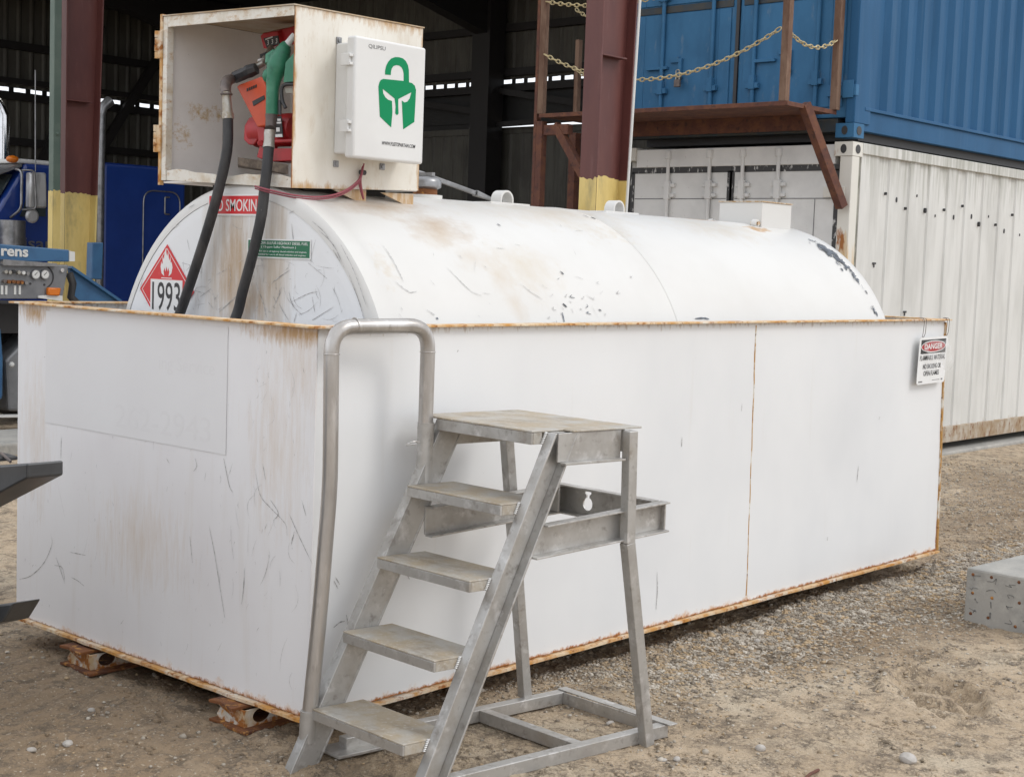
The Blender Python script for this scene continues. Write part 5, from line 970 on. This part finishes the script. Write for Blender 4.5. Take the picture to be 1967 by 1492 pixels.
mb = MB(); mb.hexa([(BX+.02, 15.6, 4.42), (BX+1.2, 15.6, 5.2), (BX+1.2, LYY+1, 5.2), (BX+.02, LYY+1, 4.42), (BX+.02, 15.6, 4.43), (BX+1.2, 15.6, 5.22), (BX+1.2, LYY+1, 5.22), (BX+.02, LYY+1, 4.43)]); mb.box(BX+.02, BX+.06, 2.9, 13.4, 4.3, 5.05); mb.box(BX+.02, BX+.06, 16.4, LYY, 4.3, 5.05); mb.box(BX+.02, BX+.06, 13.4, 16.4, 4.38, 5.165); mb.box(BX+.021, BX+.055, 2.9, LYY, 5.0, 5.165); mb.build('back_wall', M['roofsheet'], shed)
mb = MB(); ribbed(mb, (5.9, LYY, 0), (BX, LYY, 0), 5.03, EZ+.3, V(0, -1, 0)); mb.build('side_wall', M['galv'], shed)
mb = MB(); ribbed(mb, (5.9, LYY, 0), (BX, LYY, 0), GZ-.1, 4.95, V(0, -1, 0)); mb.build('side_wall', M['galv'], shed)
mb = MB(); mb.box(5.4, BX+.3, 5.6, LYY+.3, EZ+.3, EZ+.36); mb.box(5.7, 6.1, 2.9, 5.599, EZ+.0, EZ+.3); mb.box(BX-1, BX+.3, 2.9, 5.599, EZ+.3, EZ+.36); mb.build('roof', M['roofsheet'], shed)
def slits(mb, p, q, z, h, n_):      # strips that leave a row of narrow daylight gaps
    p, q = np.asarray(p, float), np.asarray(q, float)
    o_, d_ = [], q-p
    for i in range(n_): o_ += [p+d_*i/n_+V(0, 0, z+h/2), p+d_*(i+.28)/n_+V(0, 0, z+h/2), p+d_*(i+.28)/n_+V(0, 0, z-h/2), p+d_*(i+1)/n_+V(0, 0, z-h/2)]
    mb.prism(o_+[q+V(0, 0, z-h/2-.03), p+V(0, 0, z-h/2-.03)], nrm(np.cross(d_, V(0, 0, 1)))*.02)
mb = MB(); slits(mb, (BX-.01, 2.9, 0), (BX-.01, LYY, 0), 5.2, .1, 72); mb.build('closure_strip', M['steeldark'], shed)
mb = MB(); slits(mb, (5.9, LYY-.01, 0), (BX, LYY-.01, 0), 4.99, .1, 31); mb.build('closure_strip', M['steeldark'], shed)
for z, h in ((5.36, .14), (5.06, .14), (6.2, .14)):
    mb = MB(); mb.box(BX-.16, BX-.04, 2.9, LYY-.05, z-h/2, z+h/2); mb.build('girt', M['steeldark'], shed)
for z, h in ((5.9, .16), (4.84, .14), (3.9, .16), (5.16, .12), (2.4, .16)):
    mb = MB(); mb.box(5.9, BX-.2, LYY-.16, LYY-.04, z-h/2, z+h/2); mb.build('girt', M['steeldark'], shed)
ci = at('x', BX-.4, 932, 250)[1]
for y in (ci, ci+7.6, ci-7.6):
    mb = MB(); mb.box(BX-.6, BX-.17, y-.23, y+.23, GZ, EZ+.29); mb.prism([V(BX-.6, y-.15, EZ-.9), V(BX-3.5, y-.15, EZ-.25), V(5.9, y-.15, EZ-.45), V(5.9, y-.15, EZ+.25), V(BX-.6, y-.15, EZ+.25)], (0, .3, 0)); mb.build('inner_frame', M['steeldark'], shed)
for x in (14.2, 10.2):
    mb = MB(); mb.box(x-.13, x+.13, LYY-.5, LYY-.17, GZ, EZ+.2); mb.build('inner_frame', M['steeldark'], shed)
for p_, q_, a_w, b_w in ((V(BX-.25, ci-.2, 5.0), V(BX-.25, ci-4.2, 4.35), .08, .12), (V(BX-.25, ci+.2, 4.6), V(BX-.25, ci+5, 5.3), .08, .12), (V(BX-.3, ci-.2, 4.35), V(BX-.3, ci-5.2, 4.45), .06, .1), (V(15.0, LYY-.2, 6.6), V(13.0, LYY-.2, 2.2), .1, .18), (V(17, LYY-.2, 6.8), V(14.6, LYY-.2, 3.2), .1, .2)):
    mb = MB(); mb.beam(p_, q_, a_w, b_w); mb.build('cross_brace', M['steeldark'], shed)
lp = at('x', 13.5, 430, -8)
lm = thing('ceiling_lamp', 'bright lamp hanging under the shed roof at the top edge', 'lamp', tuple(lp)); mb = MB(); mb.tube([lp+V(0, 0, z) for z in (.03, .0, -.03, -.05)], [.18, .2, .16, .02], 16); mb.build('lamp_bowl', M['lampglow'], lm, smooth=50)
mb = MB(); mb.cyl(lp+V(0, 0, .031), lp+V(0, 0, .2), .1, 12, r2=.03); mb.cyl(lp+V(0, 0, .2), V(lp[0], lp[1], EZ+.3), .012, 6); mb.build('lamp_hood', M['steeldark'], lm)

# ------------------------------------------------------------ blue semi truck inside the shed
TYY = 13.8
T = lambda x, y, o_=0: at('y', TYY-o_, x, y)
tk = thing('semi_truck', 'deep blue semi truck with sleeper cab parked inside the shed', 'truck', (7.5, 15, GZ))
W2 = V(0, 2.3, 0)
sl0, sl1 = T(199, 311), T(358, 328)
mb = MB(); xs0, xs1, zt = sl0[0], sl1[0], sl0[2]; mb.prism([V(xs0, TYY, .7), V(xs1, TYY, .7), V(xs1, TYY, zt-.03), V(xs1-.1, TYY, zt), V(xs0, TYY, zt)], W2); slp = mb.build('sleeper', M['truckblue'], tk, bevel=.05, seg=3)
mb = MB(); d0_, d1_ = T(273, 500), T(345, 370); pth = rpath([V(d0_[0], TYY-.012, .9), V(d0_[0], TYY-.012, d1_[2]), V(d1_[0], TYY-.012, d1_[2]), V(d1_[0], TYY-.012, .9)], .18, 6); mb.tube(pth, .011, 6)
h_ = T(315, 395); mb.tube(rpath([h_+V(.08, -.02, .12), h_+V(0, -.02, .12), h_+V(0, -.02, -.12), h_+V(.08, -.02, -.12)], .02), .012, 6); mb.build('locker_door_trim', M['satin'], slp)
cx0 = T(10, 330)[0]; zc = T(60, 315)[2]
mb = MB(); mb.prism([V(cx0-.15, TYY, .7), V(xs0-.45, TYY, .7), V(xs0-.45, TYY, zc), V(cx0+.3, TYY, zc), V(cx0+.22, TYY, zc-.12), V(cx0-.12, TYY, T(20, 410)[2])], W2); cbm = mb.build('cab', M['truckblue'], tk, bevel=.04, seg=3)
mb = MB(); mb.prism([V(xs0-.5, TYY+.05, .7), V(xs0-.02, TYY+.05, .7), V(xs0-.02, TYY+.05, zc-.1), V(xs0-.5, TYY+.05, zc-.1)], W2-V(0, .1, 0)); mb.build('gap_panel', M['steeldark'], tk)
mb = MB(); wn = [T(62, 345, .012), T(88, 345, .012), T(88, 416, .012), T(38, 416, .012), T(45, 400, .012)]; mb.prism(wn, (0, .012, 0)); mb.build('side_window', M['glass'], cbm)
mb = MB(); mb.text('isar', T(46, 478, .01), V(1, 0, 0), V(0, 0, 1), V(0, -1, 0), .42, .15, .004, bold=.01); mb.build('lettering', M['satin'], cbm)
mb = MB(); mb.hexa([V(cx0+.16, TYY+.1, zc-.16), V(cx0+.16, TYY+2.2, zc-.16), V(cx0-.13, TYY+2.2, T(20, 405)[2]), V(cx0-.13, TYY+.1, T(20, 405)[2]), V(cx0+.14, TYY+.1, zc-.15), V(cx0+.14, TYY+2.2, zc-.15), V(cx0-.15, TYY+2.2, T(20, 405)[2]+.01), V(cx0-.15, TYY+.1, T(20, 405)[2]+.01)]); mb.build('windshield', M['glass'], cbm)
mb = MB(); mb.hexa([V(cx0+.24, TYY-.01, zc-.05), V(cx0+.24, TYY+2.3, zc-.05), V(cx0-.2, TYY+2.3, zc-.22), V(cx0-.2, TYY-.01, zc-.22), V(cx0+.24, TYY-.01, zc+.0), V(cx0+.24, TYY+2.3, zc+.0), V(cx0-.2, TYY+2.3, zc-.17), V(cx0-.2, TYY-.01, zc-.17)]); mb.build('sun_visor', M['satin'], cbm, bevel=.01)
mb = MB(); mb.prism([V(cx0-2.0, TYY+.15, .6), V(cx0-.16, TYY+.15, .6), V(cx0-.16, TYY+.15, T(20, 412)[2]), V(cx0-1.9, TYY+.15, T(20, 430)[2]-.1)], W2-V(0, .3, 0)); mb.build('hood', M['truckblue'], tk, bevel=.08, seg=3)
mb = MB(); r0 = T(60, 308); mb.box(cx0+.2, xs0-.45, TYY+.05, TYY+2.2, zc+.001, zc+.06)
mb.build('roof_cap', M['dial'], tk, bevel=.02)
mb = MB(); mb.ball(T(24, 306, -.1), (.09, .07, .05), 12); mb.build('marker_light', M['amber'], tk, smooth=60)
b_, tt = T(192, 330, -.05), T(194, 220, -.05); r_ = .065
mb = MB(); mb.tube([V(b_[0], b_[1], .9), b_, tt, tt+V(.03, 0, .1), tt+V(.14, 0, .2)], [r_, r_, r_, r_, r_*1.15], 16); mb.build('exhaust_stack', M['satin'], tk, smooth=50)
b_, tt = T(3, 330, -2.1), T(4, 222, -2.1)
mb = MB(); mb.tube([V(b_[0], b_[1], 1.2), b_, tt, tt+V(-.04, 0, .12), tt+V(-.12, 0, .22)], [.11, .11, .11, .08, .08], 16); mb.build('exhaust_stack', M['chrome'], tk, smooth=50)
mb = MB(); a1 = T(23, 445, .25); mb.cyl(V(a1[0], a1[1], T(23, 475)[2]-.3), V(a1[0], a1[1], T(23, 424)[2]), .17, 22); mb.cyl(V(a1[0], a1[1], T(23, 460)[2]), V(a1[0], a1[1], T(23, 455)[2]), .178, 22); mb.build('air_cleaner', M['satin'], tk, smooth=40)
mb = MB(); mq = [T(58, 331, .25), T(90, 332, .25), T(91, 400, .25), T(57, 400, .25)]; mb.prism(mq, (.0, .12, 0)); mb.tube([T(64, 415, .25)+V(0, k, 0) for k in (0, .05, .1)], [.09, .1, .03], 16); mb.build('mirror', M['mirror'], tk, bevel=.03, smooth=50)
mb = MB(); mb.tube(rpath([T(30, 325, .02), T(42, 328, .2), T(41, 402, .2), T(20, 418, .02)], .08), .018, 8); mb.tube(rpath([T(42, 327, .2), T(66, 327, .28), T(70, 402, .28), T(42, 403, .2)], .06), .013, 8); mb.build('mirror_bracket', M['satin'], tk, smooth=50)
mb = MB(); mb.cyl(T(68, 330, .0), T(68, 135, .0), .008, 6); mb.build('antenna', M['satin'], tk)
mb = MB(); mb.box(cx0-1.9, xs1+3.2, TYY+.7, TYY+1.6, .55, .9); mb.build('chassis', M['steeldark'], tk)
for x in (cx0-1.2, xs1+1.0, xs1+2.3):
    mb = MB(); mb.cyl(V(x, TYY+.05, GZ+.5), V(x, TYY+.4, GZ+.5), .5, 24); mb.cyl(V(x, TYY+1.9, GZ+.5), V(x, TYY+2.25, GZ+.5), .5, 24); wh = mb.build('wheel', M['rubber'], tk, bevel=.03, smooth=40)
    mb = MB(); mb.cyl(V(x, TYY+.03, GZ+.5), V(x, TYY+.06, GZ+.5), .27, 18); mb.build('rim', M['satin'], wh)

# ------------------------------------------------------------ tow rig with control panel (between box and column)
QY = 9.3
Q = lambda x, y, o_=0: at('y', QY-o_, x, y)
tr_ = thing('tow_rig', 'blue tow truck body with grey control panel and amber light behind the box', 'tow truck', (4, 10, GZ))
mb = MB(); mb.prism([Q(-260, 447), Q(133, 480), Q(133, 503), Q(-260, 500)], (0, .35, 0)); bm_ = mb.build('cross_beam', M['wreckblue'], tr_, bevel=.01)
mb = MB(); mb.prism([Q(133.5, 482, .01), Q(144, 484, .01), Q(144, 502, .01), Q(133.5, 502, .01)], (0, .3, 0)); mb.build('beam_end', M['dial'], bm_)
mb = MB(); a, b = Q(-75, 492, .003), Q(53, 496, .003); mb.text('rens', Q(2, 491.5, .004), nrm(V(1, 0, -.02)), V(0, 0, 1), V(0, -1, 0), Q(54, 494)[0]-Q(2, 494)[0], .075, .003, bold=.03); mb.build('lettering', M['dial'], bm_)
mb = MB(); mb.prism([Q(-260, 505), Q(132, 509), Q(120, 574), Q(-260, 574)], (0, .12, 0)); cpn = mb.build('control_panel', M['panelgrey'], tr_, bevel=.008)
mb = MB(); mb.prism([Q(6, 498, .05), Q(110, 506, .05), Q(110, 512, .05), Q(6, 510, .05)], (0, .049, 0)); mb.build('panel_hood', M['satin'], cpn)
for x in (66, 84):
    mb = MB(); c = Q(x, 527); mb.cyl(c, c-V(0, .03, 0), .048, 20); mb.cyl(c-V(0, .03, 0), c-V(0, .032, 0), .04, 20, 1); mb.obox(c+V(.0, -.034, .008), (.03, 0, .03), (0, .002, 0), (-.004, 0, .004), 2); mb.build('gauge', [M['satin'], M['dial'], M['ink']], cpn, smooth=40)
kn = [(8, 522, 'zinc'), (16, 523, 'zinc'), (24, 522, 'ink'), (33, 523, 'zinc'), (42, 524, 'dial'), (50, 525, 'satin'), (6, 540, 'iron'), (14, 541, 'rust'), (23, 541, 'rust'), (31, 542, 'rust'), (39, 542, 'rust'), (47, 543, 'satin')]
for x, y, m_ in kn:
    mb = MB(); c = Q(x, y); mb.cyl(c, c-V(0, .04, 0), .018, 12); mb.build('knob', M[m_], cpn, smooth=40)
mb = MB()
for x in (3, 11, 28, 37): c = Q(x, 556); mb.box(c[0]-.011, c[0]+.011, c[1]-.012, c[1], c[2]-.05, c[2]+.04)
mb.build('lever', M['dial'], cpn)
mb = MB()
for x, y, r_ in ((58, 545, .012), (85, 547, .012), (30, 552, .008)): c = Q(x, y); mb.cyl(c, c-V(0, .004, 0), r_, 12)
mb.fill([[(.16*math.cos(t)+.0, .13*math.sin(t)) for t in np.linspace(-.95, .95, 12)]+[(.145*math.cos(t), .12*math.sin(t)) for t in np.linspace(.95, -.95, 12)]], Q(76, 532, .002), V(1, 0, 0), V(0, 0, 1), V(0, -1, 0), .003); mb.build('panel_hole', M['ink'], cpn)
mb = MB(); mb.prism([Q(88, 552, .001), Q(113, 553, .001), Q(110, 568, .001), Q(88, 567, .001)], (0, -.05, 0)); mb.build('amber_light', M['amber'], cpn, bevel=.012, smooth=60)
mb = MB(); c = Q(118, 519); mb.cyl(c, c-V(0, .02, 0), .02, 12); mb.build('bolt', M['chrome'], cpn)
mb = MB(); mb.prism([Q(72, 568, .002), Q(100, 566, .002), Q(118, 568, .002), Q(118, 578, .002), Q(72, 572, .002)], (0, -.02, 0)); mb.build('light_bracket', M['dial'], cpn)
mb = MB(); mb.prism([Q(134, 515, -.2), Q(229, 580, -.2), Q(229, 600, -.2), Q(145, 600, -.2)], (0, .05, 0)); mb.beam(Q(134, 513, -.19), Q(230, 579, -.19), .08, .03); mb.build('side_wing', M['wreckblue'], tr_, bevel=.004)
mb = MB(); mb.prism([Q(178, 466, -1.3), Q(199, 466, -1.3), Q(196, 537, -1.3), Q(176, 536, -1.3)], (0, .12, 0)); mb.build('upright_post', M['wreckblue'], tr_, bevel=.01)
mb = MB(); mb.tube([Q(133, 525, -.1), Q(140, 545, -.1), Q(136, 570, -.1), Q(150, 585, -.1)], .04, 10); mb.build('hydraulic_hose', M['rubber'], tr_, smooth=50)
mb = MB(); mb.prism([Q(-260, 575, -.25), Q(200, 590, -.25), Q(200, 640, -.25), Q(-260, 640, -.25)], (0, 1.5, 0)); mb.build('body', M['steeldark'], tr_)
mb = MB(); mb.prism([Q(-200, 630, -.0), Q(4, 625, -.0), Q(9, 690, 0), Q(8, 770, 0), Q(-200, 790, 0)], (0, .8, 0)); mb.build('fender', M['wreckblue'], tr_, bevel=.05, seg=3)
mb = MB(); mb.prism([Q(10, 692, -.3), Q(60, 640, -.3), Q(80, 700, -.3), Q(80, 790, -.3), Q(16, 790, -.3)], (0, .5, 0)); mb.cyl(Q(22, 700, -.1), Q(22, 700, -.25), .03, 10, 1); mb.build('winch_cover', [M['panelgrey'], M['dial']], tr_, bevel=.03)
mb = MB(); mb.prism([Q(-200, 799, .02), Q(60, 797, .02), Q(60, 801, .02), Q(-200, 804, .02)], (0, .1, 0)); mb.build('trim_strip', M['dial'], tr_)
for x in (-120, 70):
    c = Q(x, 700, -.6); mb = MB(); mb.cyl(V(c[0], c[1], GZ+.5), V(c[0], c[1]+.35, GZ+.5), .5, 24); mb.build('wheel', M['rubber'], tr_, bevel=.03, smooth=40)
# pale concrete kerb behind the rig
kb = at('z', GZ, 10, 870); mb = MB(); mb.box(kb[0]-4, kb[0]+3, kb[1]-.05, kb[1]+.9, GZ-.1, GZ+.09); tag(mb.build('concrete_kerb', M['concrete'], bevel=.02), 'low concrete kerb on the ground behind the left edge of the steel box', 'kerb')

# ------------------------------------------------------------ black pickup, only its tailgate and bumper reach into view
GX = -.95
G = lambda x, y: at('x', GX, x, y)
pu = thing('pickup_truck', 'charcoal pickup truck whose lowered tailgate reaches in at the left edge', 'pickup', (-2.2, 3, GZ))
far_ = G(0, 900); zt = far_[2]
mb = MB(); mb.prism([G(122, 884), G(122, 912), G(0, 975), G(-130, 1040), G(-430, 1040), G(-430, 890), G(0, 893)], (-.13, 0, 0)); tg = mb.build('tailgate', M['pickblack'], pu, bevel=.006)
mb = MB(); ya, za = G(40, 884)[1], G(40, 884)[2]
mb.hexa([V(GX-.11, ya, za+.002), V(GX-.01, ya, za+.002), V(GX-.01, ya+1.6, za+.03), V(GX-.11, ya+1.6, za+.03), V(GX-.11, ya, za+.016), V(GX-.01, ya, za+.016), V(GX-.01, ya+1.6, za+.045), V(GX-.11, ya+1.6, za+.045)]); mb.build('tailgate_liner', M['rubber'], tg, bevel=.004)
mb = MB(); mb.tube([V(GX-.06, ya+.06, za+.03), V(GX-.06, ya+.02, za+.026), V(GX-.06, ya-.04, za+.005)], .005, 6); mb.build('support_cable', M['iron'], tg)
mb = MB(); mb.prism([G(80, 1149), G(57, 1186), G(0, 1199), G(-400, 1290), G(-400, 1180), G(0, 1160), G(14, 1163), G(25, 1156)], (-.1, 0, 0)); mb.build('bumper', M['pickblack'], pu, bevel=.006)
yb0 = G(-60, 900)[1]
mb = MB(); mb.box(-3.3, GX-.14, yb0+.25, yb0+1.75, .3, .62); mb.build('bed', M['pickblack'], pu, bevel=.04)
mb = MB(); mb.box(-5.6, -3.32, yb0+.15, yb0+1.8, .3, .85); mb.prism([V(-5.2, yb0+.25, .85), V(-3.6, yb0+.25, .85), V(-3.7, yb0+.25, 1.35), V(-4.8, yb0+.25, 1.35)], (0, 1.45, 0)); mb.build('cab', M['pickblack'], pu, bevel=.04)
for x in (-2.0, -4.9):
    mb = MB(); mb.cyl(V(x, yb0+.16, GZ+.37), V(x, yb0+.4, GZ+.37), .37, 22); mb.cyl(V(x, yb0+1.55, GZ+.37), V(x, yb0+1.79, GZ+.37), .37, 22); mb.build('wheel', M['rubber'], pu, bevel=.03, smooth=40)
